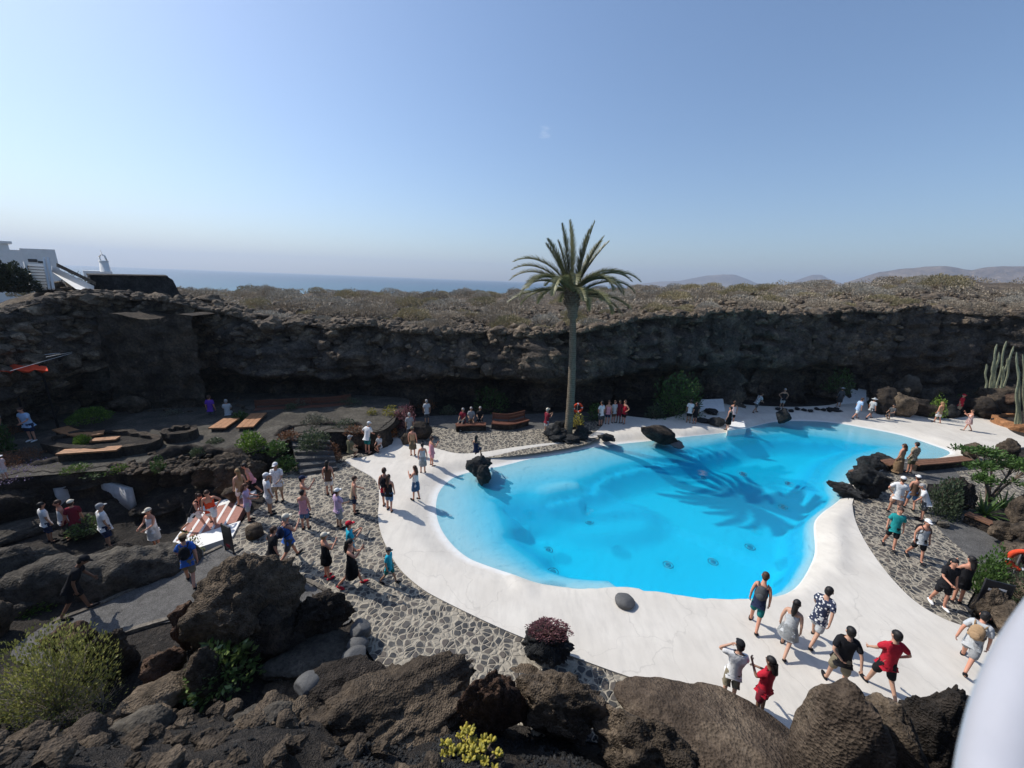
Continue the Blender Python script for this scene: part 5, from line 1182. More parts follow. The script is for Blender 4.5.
# ================================================================== PLANTS
M['leaf_bright']=leafmat('bright green leaf',(.05,.11,.012),(.20,.32,.04))
M['leaf_green']=leafmat('green leaf',(.025,.06,.012),(.09,.17,.035))
M['leaf_dull']=leafmat('dull green leaf',(.035,.06,.03),(.11,.14,.07))
M['leaf_yellow']=leafmat('yellow green leaf',(.14,.15,.02),(.50,.42,.06))
M['leaf_olive']=leafmat('olive tip leaf',(.06,.08,.015),(.30,.32,.09))
M['leaf_grey']=leafmat('grey green leaf',(.07,.08,.05),(.20,.20,.14))
M['leaf_gloss']=leafmat('glossy leaf',(.04,.09,.02),(.20,.27,.08),.2,.3)
M['leaf_purple']=leafmat('lavender flower',(.16,.11,.26),(.42,.32,.55))
M['leaf_pink']=leafmat('pinkish succulent',(.10,.035,.04),(.34,.16,.17))
M['leaf_rust']=leafmat('rusty twig foliage',(.09,.04,.02),(.28,.13,.06))
M['leaf_orange']=leafmat('orange foliage',(.25,.08,.02),(.60,.26,.07))
M['dry']=leafmat('dry twig foliage',(.17,.14,.10),(.42,.35,.26),.1,.8,.8)
M['dry2']=leafmat('dry grey twig foliage',(.18,.165,.135),(.44,.40,.33),.1,.8,.8)
M['dry3']=leafmat('dry tan green foliage',(.16,.145,.07),(.38,.31,.17),.1,.8,.8)
B=bush
M['leaf_olive2']=leafmat('yellow green tip leaf',(.13,.15,.035),(.58,.56,.18))
B((-30,616,114,742),'big airy shrub with yellow green tips at the lower left',  'leaf_olive2',.35,9000,.085,1,.40,nst=110,stem='palegrey_twig',up=.9,shell=.42,r0=.014)
B((70,664,128,716),'small sparse twiggy shrub right of the big airy one','leaf_olive',.35,220,.07,2,.34,nst=26,stem='palegrey_twig',up=.6,r0=.008)
B((184,636,260,700),'trailing plant with big glossy leaves under the huge boulder','leaf_gloss',.25,900,.17,3,.5,nst=14)
B((14,586,74,612),'low bright green clump between sloping slab and path','leaf_bright',-.05,900,.12,4,.5)
B((66,514,106,536),'glossy plant with pale flowers in front of the cave group','leaf_gloss',-.4,700,.12,5,.5)
B((175,528,204,562),'twiggy yellow green shrub by the left end of the striped steps','leaf_olive',-.1,420,.1,6,.4,nst=30,stem='palegrey_twig',r0=.015)
B((524,607,563,640),'pinkish succulent growing on the dark porous block','leaf_pink',0,10,.05,7)
# the succulent crown sits on the block: rebuild it at the right height
for o in [o for o in bpy.data.objects if o.get('label')=='pinkish succulent growing on the dark porous block']:
    for ch in list(o.children): bpy.data.objects.remove(ch)
    blk=[q for q in bpy.data.objects if q.get('label','').startswith('dark porous lava block')][0]
    top=blk.location+Vector((0,0,blk.scale.z*.86)); o.location=top; D=proj(top)[2]; w=30*D/F
    v,f=leafbush(w*.5,w*.45,w*.42,1500,.055,7,.45,.8,.22); frompy('foliage',v,f,'leaf_pink',o)
    bm=bmesh.new(); stems(bm,w*.5,w*.45,w*.4,20,.01,7); frombm('stem',bm,'bark',o)
def succulent(bb,label,z,seed):
    x0,y0,x1,y1=bb; c=g((x0+x1)/2,y1,z); D=proj(c)[2]; w=(x1-x0)*D/F; e=empty('succulent',c); r=random.Random(seed)
    bml=bmesh.new(); bms=bmesh.new()
    for k in range(60):
        a=r.uniform(0,2*PI); q=r.uniform(.05,.5)*w; tip=Vector((math.cos(a)*q,math.sin(a)*q,w*r.uniform(.35,.62))); tube(bms,[(0,0,-.05),tip*.5,tip],[.02,.016,.012],5)
        for j in range(9):
            b=r.uniform(0,2*PI); d=Vector((math.cos(b),math.sin(b),r.uniform(.3,1.2))).normalized(); c2=tip+d*.05; ellip(bml,c2,(.028,.015,.052),0,6,4,d.to_track_quat('Z','Y').to_matrix())
    frombm('leaf_cluster',bml,'leaf_yellow',e,True); frombm('stem',bms,'bark',e); tag(e,label,'succulent')
succulent((440,752,500,780),'yellow succulent with fleshy leaves at the bottom edge',.72,5)
# terrace plants
for k_,(bb_,mt_,lb_) in enumerate([((190,446,206,458),'leaf_dull','small dull plant on the curved low terrace wall'),((118,402,140,412),'leaf_rust','rusty low scrub under the tall masonry wall'),((160,408,186,418),'leaf_grey','grey low plants beside the masonry wall foot'),((206,436,224,446),'leaf_dull','tiny green plant in front of the twin benches'),((284,402,298,412),'leaf_dull','dark plant left of the pale grey shrub by the cliff'),((340,396,362,408),'leaf_dull','dark green plant at the right end of the long bench'),((344,424,366,436),'leaf_rust','reddish dry plants on the planter edge'),((418,398,436,410),'leaf_rust','dry brown plants in the shade behind the flowering shrub'),((440,404,456,416),'leaf_dull','dark low plants left of the cave bench'),((0,424,22,438),'leaf_rust','brown low shrub at the far left of the terrace')]): B(bb_,lb_,mt_,TZ-.1 if bb_[0]<400 else 0,420,.12,200+k_)
B((68,407,111,424),'clipped bright green hedge behind the curved bench','leaf_bright',TZ+.3,1800,.14,10,.4,name='hedge',cat='hedge',shell=.2)
B((73,433,92,447),'small round bright green bush in the oval bed','leaf_bright',TZ+.2,700,.12,11)
B((-30,448,42,470),'flat rusty brown hedge at the left edge of the terrace','leaf_rust',TZ,2200,.1,12,.4,name='hedge',cat='hedge')
B((-20,462,62,480),'bed of pale purple lavender along the terrace edge','leaf_purple',TZ-.1,2200,.09,13,.35,name='lavender_bed',cat='flower bed',shell=.6)
B((60,462,92,474),'light green low plants right of the lavender','leaf_bright',TZ,500,.1,14)
B((84,466,130,476),'low green cover plant hanging over the terrace edge','leaf_green',TZ-.1,500,.12,15)
B((106,463,130,474),'yellow green low plant on the terrace edge','leaf_bright',TZ,260,.1,26)
B((150,454,168,474),'slender green plant on the terrace front','leaf_green',TZ-.1,350,.13,16)
B((-10,420,16,456),'dark green tall bush at the left edge','leaf_green',TZ,600,.2,27)
B((231,409,250,423),'green bush between the twin wooden benches','leaf_green',TZ-.1,500,.16,17)
B((236,428,268,456),'bright green bush at terrace edge above brown boulder','leaf_bright',TZ-.2,1100,.16,18)
B((266,438,288,456),'smaller green bush right of the bright one','leaf_green',TZ-.2,500,.15,19)
B((272,453,298,474),'green bush with orange flowers beside the stone steps','leaf_green',.1,700,.15,20)
B((298,426,330,452),'dull green bush at the top of the stone steps','leaf_dull',.7,900,.16,21)
B((278,428,300,442),'reddish green bush left of the dull one on the planter','leaf_rust',TZ-.1,420,.15,22)
B((300,412,330,430),'grey green dome shrub on the raised planter','leaf_grey',TZ-.2,800,.12,23)
B((326,440,342,464),'rusty small bush at the foot of the stone steps','leaf_rust',0,420,.13,24)
B((294,398,308,412),'pale grey shrub in front of the long red-brown bench','leaf_grey',TZ-.3,300,.14,25)
B((330,418,358,430),'low dull green plants on the planter edge','leaf_dull',TZ-.1,420,.13,28)
B((366,407,378,417),'single yellow green tuft on the planter','leaf_yellow',TZ-.1,260,.11,29)
B((382,404,398,420),'yellow green bush left of the pink flowering shrub','leaf_yellow',TZ-.2,320,.13,30)
B((394,402,416,432),'shrub with pale pink dry blossoms in the shade','leaf_pink',.2,700,.15,31)
B((388,426,398,438),'red leaved low plant at the dark wall end','leaf_orange',.1,160,.12,32)
B((570,412,584,428),'yellow green bush growing at the palm foot','leaf_yellow',.4,400,.13,33)
B((586,402,604,422),'dark green plant hidden in the cave shade behind the group','leaf_green',0,400,.2,34)
B((474,384,508,414),'green plants growing at the dark cliff foot left of the palm','leaf_green',0,600,.2,35)
B((655,372,700,420),'green climbing bushes on the shaded cliff right of the palm','leaf_green',0,1800,.2,36)
B((645,402,664,420),'pale green shrub at the cliff foot','leaf_dull',0,500,.16,37)
B((824,366,855,394),'green bush on the shaded cliff above the white ramp','leaf_green',1.0,700,.2,38)
B((926,392,948,418),'bright green grassy bush on the far boulder heap','leaf_bright',.2,900,.14,39,name='grassy_bush')
B((970,382,1012,404),'dull olive spreading bush on the cactus mound','leaf_dull',.9,1600,.14,40)
B((955,390,972,404),'small dark green bush left of the cactus mound','leaf_green',.5,300,.16,41)
B((924,478,962,520),'leafy mid green shrub in front of the tall dark rock','leaf_dull',0,1500,.15,42,up=.8)
B((966,543,1012,600),'fresh green shrub on the bank left of the lifebuoy','leaf_green',0,1900,.15,43,up=.8)
B((996,566,1050,612),'dull olive shrub below the lifebuoy at the right edge','leaf_dull',.2,1500,.14,44)
B((40,303,70,325),'round orange bush on the dark cliff at upper left','leaf_orange',5.0,700,.13,45)
B((-20,312,42,352),'grey green slope shrub at the upper left edge','leaf_grey',4.4,1500,.22,46)
B((-20,336,60,360),'brownish scrub over the orange awning','leaf_rust',4.0,1200,.2,47)
B((56,270,92,292),'green bushes below the sloping white wall','leaf_dull',6.6,800,.2,48)
M['leaf_black']=leafmat('very dark hedge leaf',(.012,.018,.010),(.035,.045,.022))
for (px_,py_,Y_,w_,h_,sd_,lb_) in ((-2,292,22.5,1.6,1.9,49,'black leaved hedge before the white building at the left edge'),(18,292,22.8,1.0,1.6,149,'black leaved bush just left of the white staircase')):
    q_=at(px_,py_,Y_); e=empty('hedge',(q_.x,q_.y,q_.z)); a_,b_=leafbush(w_,.9,h_,2600,.16,sd_,.5,.2,.25); frompy('foliage',a_,b_,'leaf_black',e)
    bm=bmesh.new(); stems(bm,w_,.8,h_,12,.03,sd_); frombm('stem',bm,'bark',e); tag(e,lb_,'hedge')
B((8,289,90,298),'dry grass fringe on the rim beneath the white staircase','dry3',6.6,900,.2,50)
# agave
def agave(px,py,z,Rr,label,seed,n=40,mat='leaf_dull'):
    e=empty('agave',g(px,py,z)); r=random.Random(seed)
    for q in range(n):
        a=q*2.4; el=lerp(1.3,.25,q/n)+r.uniform(-.1,.1); L=Rr*r.uniform(.8,1.1); v=[];f=[]
        for k in range(6):
            t=k/5; h_=math.sin(el)*L*t-(.35*L*t*t if el<.9 else 0); o=math.cos(el)*L*t+.05; w=.05*L*(1-t)**.6+.003
            for s,dz in ((-1,.02),(0,0),(1,.02)): v.append((math.cos(a)*o-math.sin(a)*w*s,math.sin(a)*o+math.cos(a)*w*s,h_+dz))
        for k in range(5):
            for s in (0,1): f.append((k*3+s,k*3+s+1,k*3+s+4,k*3+s+3))
        frompy('leaf',v,f,mat,e,True)
    tag(e,label,'agave')
agave(984,515,.1,1.0,'spiky green agave behind the narrow bank bench',3,34,'leaf_green')
agave(1004,508,.2,.8,'smaller spiky agave right of the first at the bank',4,26,'leaf_green')
# small tree on the right bank
def small_tree():
    base=g(988,504,0); D=proj(base)[2]; e=empty('small_tree',base); bm=bmesh.new(); r=random.Random(9); k=D/F
    tips=[]
    for (dx,dy,h_) in ((-20,0,38),(-8,.8,46),(6,-.6,44),(20,.3,36),(30,.6,34),(-28,-.5,30),(12,.9,40)):
        tip=Vector((dx*k,dy,h_*k*1.05)); m=Vector((dx*k*.3,dy*.3,h_*k*.45)); tube(bm,[(0,0,-.1),m*.4,m,tip],[.09,.075,.05,.02],6); tips.append(tip)
        for _ in range(4):
            q=tip+Vector((r.gauss(0,.35),r.gauss(0,.35),r.uniform(-.1,.3))); tube(bm,[m.lerp(tip,.5),q],[.025,.008],4); tips.append(q)
    frombm('trunk',bm,'bark',e); v=[];f=[]
    for q,t in enumerate(tips):
        a,b=leafbush(.42,.42,.26,110,.14,60+q,.45,.3,.4); n=len(v); v+=[w+t-Vector((0,0,.08)) for w in a]; f+=[[i+n for i in ff] for ff in b]
    frompy('crown',v,f,'leaf_green',e); tag(e,'small spreading green tree on the right bank by the pool bench','tree')
small_tree()
# cacti
M['cactus']=plainmat('grey green cactus',(.30,.31,.20),.7,.25,7,.02)
def cactus(name_px,stems_,label,YY):
    base=at(name_px[0],name_px[1],YY); e=empty('candelabra_cactus',base)
    for (x0,x1,yt) in stems_:
        a=at(x0,name_px[1],base.y); b=at(x1,yt,base.y-.2); bm=bmesh.new(); n=10; P_=[lerp(a,b,t/n)-base+Vector((.05*math.sin(t*.9+x0),0,0)) for t in range(n+1)]
        rs=[.06*(1+.08*math.sin(t*2.2))*(1 if t<n else .35) for t in range(n+1)]
        rings=[]
        for t,p_ in enumerate(P_):
            rings.append([bm.verts.new(p_+Vector((math.cos(q*PI/6),math.sin(q*PI/6),0))*rs[t]*(1 if q%2 else .72)) for q in range(12)])
        for t in range(n):
            for q in range(12): bm.faces.new((rings[t][q],rings[t][(q+1)%12],rings[t+1][(q+1)%12],rings[t+1][q]))
        bm.faces.new(rings[-1]); frombm('column',bm,'cactus',e)
    tag(e,label,'cactus')
cactus((993,388),[(986,986,364),(990,997,344),(993,999,352),(997,1006,341),(1000,1008,358),(1004,1013,346),(992,993,360),(1002,1004,366)],'cluster of tall pale cactus columns on the far mound',26.5)
cactus((1021,424),[(1018,1018,366),(1021,1017,352),(1025,1023,354),(1030,1034,350),(1026,1029,360),(1016,1017,385)],'tall cactus columns in the round planter at the right edge',24.0)
# ================================================================== PALM
def palm():
    base=g(568,437,0); top=at(572.5,292,base.y+.15); e=empty('palm_tree',base); bm=bmesh.new(); n=40; rings=[]; H_=top-base
    for i in range(n+1):
        t=i/n; c=Vector((H_.x*t+.12*math.sin(t*PI),H_.y*t,H_.z*t-.1*(1-t)))
        r=lerp(.255,.19,min(1,t*1.3)); r+= .10*math.exp(-(t/.03)**2)
        if t>.80: r+=.13*sst(.80,.90,t)+.04*math.sin(i*3)
        r*=1+.03*math.sin(i*1.9)
        rings.append([bm.verts.new(c+Vector((math.cos(k*2*PI/16)*r*(1+.05*noise.noise((k*1.1,i*.9,1))),math.sin(k*2*PI/16)*r*(1+.05*noise.noise((k,i*.9,4))),0))) for k in range(16)])
    for i in range(n):
        for k in range(16): bm.faces.new((rings[i][k],rings[i][(k+1)%16],rings[i+1][(k+1)%16],rings[i+1][k]))
    bm.faces.new(rings[-1])
    m,nt,p=newmat('palm bark'); src=coords(nt); w=N(nt,'ShaderNodeTexWave',i_Scale=2.6,i_Distortion=4.0); w.inputs['Detail'].default_value=4; w.bands_direction='Z'; nt.links.new(src,w.inputs['Vector'])
    nn=noisef(nt,src,9,5,.7); a=mathn(nt,'ADD',mathn(nt,'MULTIPLY',w.outputs['Fac'],.15),mathn(nt,'MULTIPLY',nn,.85)); c=ramp(nt,a,[(.25,(.075,.055,.035)),(.75,(.25,.20,.14))])
    nt.links.new(c,p.inputs['Base Color']); p.inputs['Roughness'].default_value=.95; bump(nt,p,a,.9,.06); M['palmbark']=m
    frombm('trunk',bm,'palmbark',e,True)
    M['frond']=leafmat('palm leaflet',(.10,.105,.045),(.30,.29,.14),.2,.5,2); M['frond_dry']=leafmat('dry palm leaflet',(.20,.15,.08),(.38,.30,.16),.15,.8,2)
    def frond(L,droop,start,seed,mat,thin=1.0):
        """arching midrib from the crown centre, leaflets folded along it"""
        r=random.Random(seed); P_=[]; ang=start; p_=Vector((0,0,0)); n=22
        for i in range(n+1):
            P_.append(p_.copy()); t=i/n; ang-=droop/n*(.3+1.4*t); p_=p_+Vector((math.cos(ang),0,math.sin(ang)))*L/n
        v=[];f=[]
        def quad(a,b,c,d): k=len(v); v.extend([a,b,c,d]); f.append([k,k+1,k+2,k+3])
        for i in range(n):
            w0=.045*(1-i/n)+.008; w1=.045*(1-(i+1)/n)+.008
            for sy in ((0,1),(1,0)): 
                o0=Vector((0,w0,0)) if sy[0]==0 else Vector((0,0,w0)); o1=Vector((0,w1,0)) if sy[0]==0 else Vector((0,0,w1)); quad(P_[i]-o0,P_[i+1]-o1,P_[i+1]+o1,P_[i]+o0)
        for i in range(8*n):
            t=.10+.90*i/(8*n); q=t*n; k=min(int(q),n-1); c=P_[k].lerp(P_[k+1],q-k); tg=(P_[k+1]-P_[k]).normalized(); nr=Vector((-tg.z,0,tg.x))
            ll=.52*thin*math.sin(PI*min(1,.12+t*.85))**.6*r.uniform(.8,1.1)
            for s in (-1,1):
                d=(tg*.85+Vector((0,s*.62,0))+nr*(.28+r.uniform(-.25,.2))).normalized(); wd=tg.cross(d).normalized()*.001+tg*.024
                e_=c+d*ll+Vector((0,0,-.07*ll)); quad(c-wd,c+wd,e_+wd*.25,e_-wd*.25)
        return v,f
    # azimuth measured in the picture plane: 0 = right, 180 = left; elevation of the base and droop
    spec=[]; r=random.Random(4)
    ups=[(81,3.8,.12),(98,3.6,.12),(91,3.3,.1),(86,3.3,.2),(110,3.3,.3),(72,3.3,.25),(60,3.4,.25),(120,3.1,.3),(95,3.5,.15),(104,3.0,.2),(64,3.0,.3)]
    for k,(el,L,dr) in enumerate(ups):
        side=0 if el<=90 else 180; spec.append((side+r.uniform(-45,45),rad(el if el<=90 else 180-el),L,dr,1.0))
    for k in range(22):
        az=k*360/22+r.uniform(-8,8); el=r.choice([50,40,30,20,12,5]); 
        spec.append((az,rad(el+r.uniform(-5,5)),r.uniform(3.1,3.6),rad(r.uniform(80,125)) if el>25 else rad(r.uniform(40,85)),1.0))
    for az in (8,176,352,188,20,166): spec.append((az,rad(44+r.uniform(-8,12)),3.8,rad(84),1.0))
    tt=Vector(H_)+Vector((0,0,.05))
    for k,(az,el,L,dr,th) in enumerate(spec):
        v,f=frond(L,dr,el,k,'frond',th); o=frompy('frond',v,f,'frond',e); o.location=tt+Vector((math.cos(rad(az))*.12,math.sin(rad(az))*.12,r.uniform(-.25,.12))); o.rotation_euler=(r.uniform(-.15,.15),0,rad(az))
    for k,az in enumerate((20,5,340)):
        v,f=frond(3.2,rad(75),rad(12),80+k,'frond_dry',.5); o=frompy('dry_frond',v,f,'frond_dry',e); o['label']='thin dry drooping frond'; o.location=tt+Vector((0,0,-.35)); o.rotation_euler=(0,0,rad(az))
    bm=bmesh.new()
    for k in range(60):
        a=k*2.4; z_=-.9+k*.015; d=Vector((math.cos(a),math.sin(a),.9)).normalized(); p_=Vector((math.cos(a)*.27,math.sin(a)*.27,z_)); tube(bm,[p_,p_+d*.28],[.06,.03],5)
    o=frombm('leaf_base',bm,'palmbark',e); o.location=tt
    tag(e,'tall date palm with arching green crown at the far edge of the pool','palm')
palm()
# ================================================================== PLATEAU COVER
def domes(seed,n,mat_leaf=.3,flat=.5):
    v,f=leafbush(1,1,flat,n,mat_leaf,seed,.30,.35,.18); return v,f
protos=[]
r=random.Random(21)
LB=['dry grey-brown shrub dome on the lava plateau','pale grey twiggy shrub dome on the lava plateau','tan-green dry shrub dome on the lava plateau']
for k in range(6):
    e=empty('dry_shrub',(0,0,0)); v,f=domes(100+k,3000,.085,.62)
    mt=['dry','dry2','dry3'][k%3]; frompy('foliage',v,f,mt,e); bm=bmesh.new(); stems(bm,1,1,.5,9,.03,k); frombm('stem',bm,'bark',e)
    tag(e,LB[k%3],'shrub','dry shrub domes, '+['grey-brown','pale grey','tan-green'][k%3]); protos.append(e)
used=set(); cnt=0; spots=[]
while cnt<285:
    az=r.uniform(-.86,.98); rr=float(np.interp(az,AZ,RR)); q=1.2+ (r.random()**1.7)*58; R_=rr+q; x,y=math.sin(az)*R_,math.cos(az)*R_
    px,py,D=proj((x,y,plat(x,y)))
    if px<185 or px>1040: continue
    s=r.uniform(.8,1.7)*(1 if q<15 else 1.3)
    if any((x-a)**2+(y-b)**2<((s+c)*.62)**2 for a,b,c in spots): s*=.5
    spots.append((x,y,s)); k=r.randrange(6); z=plat(x,y)-.08; sc=(s*r.uniform(.9,1.25),s,s*r.uniform(.7,1.2))
    if k not in used: used.add(k); o=protos[k]; o.location=(x,y,z); o.scale=sc; o.rotation_euler=(0,0,r.uniform(0,6))
    else:
        o=protos[k].copy(); C.objects.link(o); o.location=(x,y,z); o.scale=sc; o.rotation_euler=(0,0,r.uniform(0,6))
        for ch in list(protos[k].children): c=ch.copy(); C.objects.link(c); c.parent=o
    cnt+=1
# scrub further out: one uncountable mass
v=[];f=[]
tm=[domes(300+k,240,.16,.6) for k in range(4)]
for i in range(1100):
    az=r.uniform(-.9,1.05); rr=float(np.interp(az,AZ,RR)); R_=rr+8+ (r.random()**1.3)*150; x,y=math.sin(az)*R_,math.cos(az)*R_
    s=r.uniform(.8,2.0); z=plat(x,y)-.1; a,b=tm[i%4]; n=len(v); v+=[(q.x*s+x,q.y*s+y,q.z*s*.85+z) for q in a]; f+=[[j+n for j in ff] for ff in b]
o=frompy('distant_scrub',v,f,'dry'); tag(o,'low dry scrub covering the distant lava plain','scrub',None,'stuff')
# rubble of lava over the rim and slopes
def rubble(name,places,mat,label,seed):
    bs=[rockmesh('t',seed+k,2,.5,5,.05,mat) for k in range(5)]; A=[(np.array([w.co[:] for w in m.vertices]),[list(p.vertices) for p in m.polygons]) for m in bs]
    for m in bs: bpy.data.meshes.remove(m)
    V=[];Fc=[];n=0; rr=np.random.RandomState(seed)
    for (x,y,z,s) in places:
        a,b=A[rr.randint(5)]; th=rr.uniform(0,6.28); c,s_=math.cos(th),math.sin(th); q=a*np.array([s*rr.uniform(.7,1.4),s,s*rr.uniform(.45,.9)]); q[:,2]-=.12*s
        V.append(np.stack([q[:,0]*c-q[:,1]*s_+x,q[:,0]*s_+q[:,1]*c+y,q[:,2]+z],1)); Fc+=[[j+n for j in p] for p in b]; n+=len(a)
    V=np.concatenate(V); o=frompy(name,V.tolist(),Fc,mat); tag(o,label,'rubble',None,'stuff'); return o
pl=[]
for i in range(5200):
    az=r.uniform(-.88,1.0); rr=float(np.interp(az,AZ,RR)); q=-.4+(r.random()**2.6)*20; R_=rr+q; x,y=math.sin(az)*R_,math.cos(az)*R_; pl.append((x,y,plat(x,y) if q>0 else plat(x,y)-.1,r.uniform(.14,.5)*(1.5 if r.random()<.12 else 1)))
M['rubble_l']=rockmat('plateau rubble',(.06,.048,.038),(.17,.135,.10),(.34,.27,.19),1.1,.05)
rubble('lava_rubble',pl,'rubble_l','loose tan and dark lava rubble along the plateau rim',400)
pl=[]
for i in range(3800):
    x=r.uniform(-14,20); y=r.uniform(2.2,6.4) ; z=gz(x,y)
    if z<.0 : continue
    pl.append((x,y,z,r.uniform(.03,.085)))
for i in range(2600):
    x=r.uniform(-2.6,2.6); y=r.uniform(4.2,6.2); pl.append((x,y,max(gz(x,y),-.02),r.uniform(.03,.07))) if not inside((x,y),deck) and proj((x,y,0))[1]>735 else None
rubble('black_gravel',pl,'basalt','black volcanic gravel on the near bank',500)
pl=[]
for i in range(520):
    x=r.uniform(14,34); y=r.uniform(7,26); z=gz(x,y)
    if z<.12: continue
    pl.append((x,y,z,r.uniform(.15,.6)))
for i in range(900):
    x=r.uniform(-16,-1); y=r.uniform(2.0,9); z=gz(x,y)
    if z<.1: continue
    pl.append((x,y,z,r.uniform(.06,.38)))
for i in range(420):
    px_,py_=r.choice([(r.uniform(0,250),r.uniform(398,412)),(r.uniform(150,250),r.uniform(452,470)),(r.uniform(110,190),r.uniform(462,474))]); q_=g(px_,py_,TZ); pl.append((q_.x,q_.y,TZ-.03,r.uniform(.06,.3)))
rubble('bank_rubble',pl,'lava_brown','rough brown lava rubble on the banks of the pit',600)
pl=[]
fr_=[c for c in CLV if c[3]<.62 and -30<c[0]<46 and c[1]>13]
for i in range(3400):
    c=r.choice(fr_)
    if r.random()<c[3]*1.25 or (c[0]>9 and r.random()<.75): continue
    s=r.uniform(.15,.6)*(2.2 if r.random()<.10 else 1); pl.append((c[0]+r.uniform(-.1,.1),c[1]+.12*s,c[2]-.1*s,s))
rubble('cliff_rubble',pl,'rubble_l','broken rock ledges sticking out of the upper cliff face',450)
# larger boulders on the rim, one by one
bms=[rockmesh('rim_boulder',700+k,3,.45,8,.08,'rubble_l') for k in range(6)]
for i in range(110):
    az=r.uniform(-.80,.95); rr=float(np.interp(az,AZ,RR)); q=-.3+(r.random()**1.6)*14; R_=rr+q; x,y=math.sin(az)*R_,math.cos(az)*R_; s=r.uniform(.5,1.15)
    o=bpy.data.objects.new('rim_boulder',bms[i%6]); C.objects.link(o); o.location=(x,y,plat(x,y)-.15); o.scale=(s*1.3,s,s*.6); o.rotation_euler=(0,0,r.uniform(0,6)); tag(o,'tan and black lava boulder among the rubble of the plateau rim','boulder','boulders along the plateau rim')
# ================================================================== SEA, HILLS
m,nt,p=newmat('sea water'); geo=nt.nodes.new('ShaderNodeNewGeometry'); p.inputs['Base Color'].default_value=(.012,.06,.10,1); p.inputs['Roughness'].default_value=.32; p.inputs['Specular IOR Level'].default_value=.35
h=noisef(nt,mapping(nt,geo.outputs['Position'],(.02,.06,1)),1.0,8,.7); bump(nt,p,h,.6,2.0)
dist=nt.nodes.new('ShaderNodeVectorMath'); dist.operation='LENGTH'; nt.links.new(geo.outputs['Position'],dist.inputs[0])
hh=mathn(nt,'ADD',dist.outputs['Value'],mathn(nt,'MULTIPLY',noisef(nt,mapping(nt,geo.outputs['Position'],(.012,.012,1)),1,5,.7),160))
c=ramp(nt,mathn(nt,'DIVIDE',hh,1500.0),[(.27,(.05,.17,.19)),(.45,(.02,.085,.13)),(.9,(.012,.055,.105))]); nt.links.new(c,p.inputs['Base Color']); M['sea']=m
n=96; v=[(0,0,-11)]; 
for k,R_ in enumerate((300,900,2500,8400)):
    for i in range(n): v.append((math.sin(i*2*PI/n)*R_,math.cos(i*2*PI/n)*R_,-11-.0))
f=[(0,1+(i+1)%n,1+i) for i in range(n)]
for k in range(3):
    for i in range(n): a=1+k*n+i; b=1+k*n+(i+1)%n; f.append((a,b,b+n,a+n))
o=frompy('sea',v,f,'sea'); o['kind']='structure'
M['hillmat']=rockmat('bare volcanic hill',(.09,.065,.05),(.17,.125,.09),(.26,.20,.145),.004,6)
def hills(name,tb,D0,wid,seed,jag=.05):
    v=[];f=[]; nA=180; nR=26; pa=tb[0][0]; pb=tb[-1][0]
    for i in range(nA+1):
        px=lerp(pa,pb,i/nA); py=table(tb,px); d=ray(px,py); az=math.atan2(d.x,d.y); e_=d.z/math.hypot(d.x,d.y); 
        hp=CH+D0*e_+11
        for j in range(nR+1):
            s=j/nR*2-1; R_=D0+wid*s; k=math.exp(-(s/.42)**2); x,y=math.sin(az)*R_,math.cos(az)*R_
            z=-12+max(0,hp)*k*(1+jag*noise.fractal((x*.004,y*.004,seed),1,2,5)*(1-abs(s))) if abs(s)<.999 else -13
            v.append((x,y,z))
    for i in range(nA):
        for j in range(nR): a=i*(nR+1)+j; f.append((a,a+nR+1,a+nR+2,a+1))
    o=frompy(name,v,f,'hillmat',smooth=True); o['kind']='structure'
hills('hills',[(560,290),(600,287.5),(632,284.5),(660,281.5),(678,281),(690,278.5),(705,276),(722,274.3),(735,274.6),(745,278),(756,283),(770,284.5),(788,283.5),(800,279),(812,275.3),(822,275.3),(832,280),(850,285),(880,287),(960,290)],5400,900,2)
hills('hills',[(800,296),(826,286),(842,283.5),(860,278),(880,272),(900,268.3),(925,266),(946,265.5),(962,268),(972,269.5),(984,267),(1004,266),(1040,265.5),(1100,264),(1180,266),(1300,268)],3600,800,5)
# white village specks at the foot of the far hills
r=random.Random(5)
for i in range(16):
    px=r.choice([r.uniform(640,700),r.uniform(745,800)]); p0=at(px,table([(640,286.4),(800,290)],px),4300); s=r.uniform(9,20); bm=bmesh.new(); box(bm,(-s,-s*.5,-30),(s,s*.5,r.uniform(4,9))); box(bm,(-s*.5,-s*.4,4),(s*.3,s*.4,12))
    tag(frombm('far_house',bm,'plaster',None,False,(p0.x,p0.y,p0.z)),'white speck of a house at the foot of the far hills','house','white houses below the far hills')
# ================================================================== LIGHT, SKY, HAZE, CAMERA
SUN_EL=46; SUN_AZ=-66   # degrees, azimuth from +Y towards +X
S=bpy.context.scene
sd=Vector((math.sin(rad(SUN_AZ))*math.cos(rad(SUN_EL)),math.cos(rad(SUN_AZ))*math.cos(rad(SUN_EL)),math.sin(rad(SUN_EL))))
L=bpy.data.lights.new('sun','SUN'); L.energy=3.6; L.angle=rad(.53); L.color=(1,.95,.87); lo=bpy.data.objects.new('sun',L); C.objects.link(lo); lo.rotation_euler=(-sd).to_track_quat('-Z','Y').to_euler(); lo.location=(0,0,50)
W=bpy.data.worlds.new('World'); S.world=W; W.use_nodes=True; nt=W.node_tree; bg=nt.nodes['Background']
sky=nt.nodes.new('ShaderNodeTexSky'); sky.sky_type='NISHITA'; sky.sun_disc=False; sky.sun_elevation=rad(SUN_EL); sky.sun_rotation=rad(SUN_AZ); sky.altitude=20; sky.air_density=1.1; sky.dust_density=1.1; sky.ozone_density=5.0
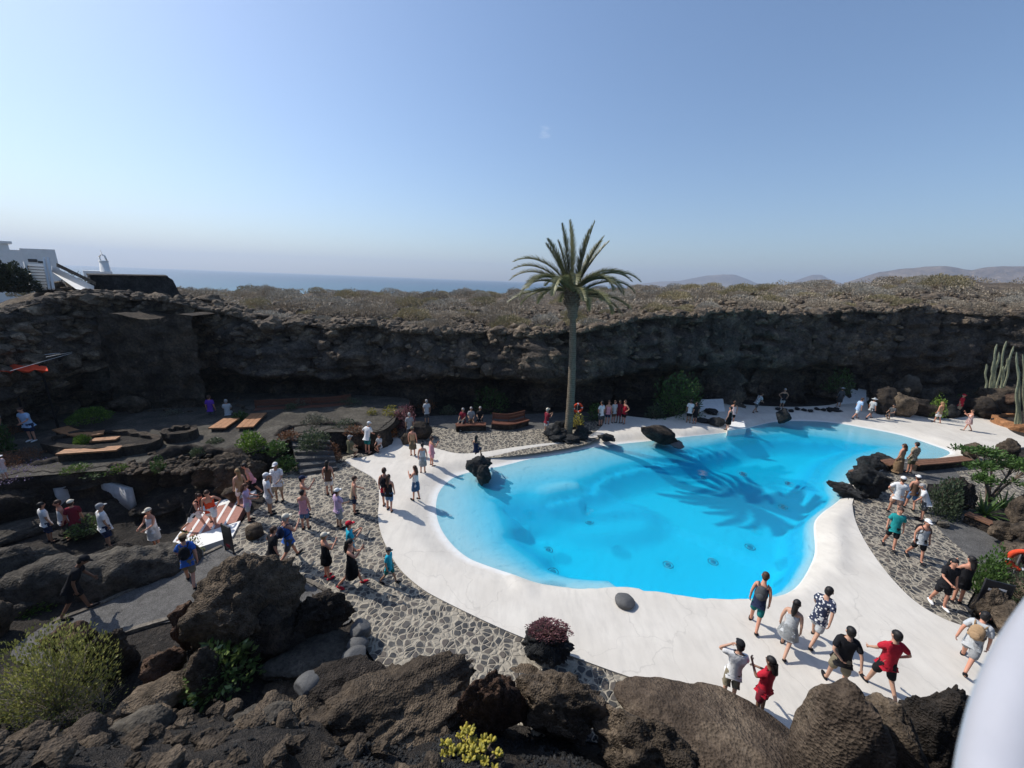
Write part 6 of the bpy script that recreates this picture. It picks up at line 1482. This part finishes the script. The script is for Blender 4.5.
tc=nt.nodes.new('ShaderNodeTexCoord'); cd=ray(545,132).normalized(); vm=nt.nodes.new('ShaderNodeVectorMath'); vm.operation='DISTANCE'; vm.inputs[1].default_value=cd; nt.links.new(tc.outputs['Generated'],vm.inputs[0])
nz=noisef(nt,mapping(nt,tc.outputs['Generated'],(26,40,110)),1,6,.65)
mr=N(nt,'ShaderNodeMapRange'); mr.inputs['From Min'].default_value=0; mr.inputs['From Max'].default_value=.034; mr.inputs['To Min'].default_value=1; mr.inputs['To Max'].default_value=0; nt.links.new(vm.outputs['Value'],mr.inputs[0])
cl=ramp(nt,mathn(nt,'MULTIPLY',mr.outputs[0],nz),[(.30,(0,0,0)),(.6,(.28,.28,.28))])
sc=mixc(nt,cl,sky.outputs[0],(7.5,7.8,8.2)); nt.links.new(sc,bg.inputs[0]); bg.inputs[1].default_value=.12
# haze box
m=bpy.data.materials.new('haze air'); m.use_nodes=True; nt=m.node_tree; nt.nodes.clear(); out=nt.nodes.new('ShaderNodeOutputMaterial'); pv=nt.nodes.new('ShaderNodeVolumePrincipled'); pv.inputs['Color'].default_value=(.70,.82,1,1); pv.inputs['Density'].default_value=HAZE; pv.inputs['Anisotropy'].default_value=.2; nt.links.new(pv.outputs[0],out.inputs['Volume'])
bm=bmesh.new(); box(bm,(-8600,-8600,-14.5),(8600,8600,330)); o=frombm('haze',bm,m); tag(o,'thin pale sea haze','haze',None,'stuff')
cam=bpy.data.cameras.new('camera'); co=bpy.data.objects.new('camera',cam); C.objects.link(co); S.camera=co
cam.sensor_width=36; cam.lens=36*F/1024; cam.clip_start=.05; cam.clip_end=30000; co.location=(0,0,CH)
Rm=Matrix.Rotation(rad(90)-PITCH,4,'X')@Matrix.Rotation(ROLL,4,'Z'); co.rotation_euler=Rm.to_euler()
cam.dof.use_dof=True; cam.dof.focus_distance=14; cam.dof.aperture_fstop=1.3
S.view_settings.view_transform='Standard'; S.view_settings.look='None'; S.view_settings.gamma=1; S.view_settings.exposure=EXPO
S.cycles.max_bounces=6; S.cycles.transparent_max_bounces=12; S.cycles.volume_bounces=0; S.cycles.use_denoising=True; S.cycles.caustics_reflective=False; S.cycles.caustics_refractive=False; S.cycles.sample_clamp_indirect=4
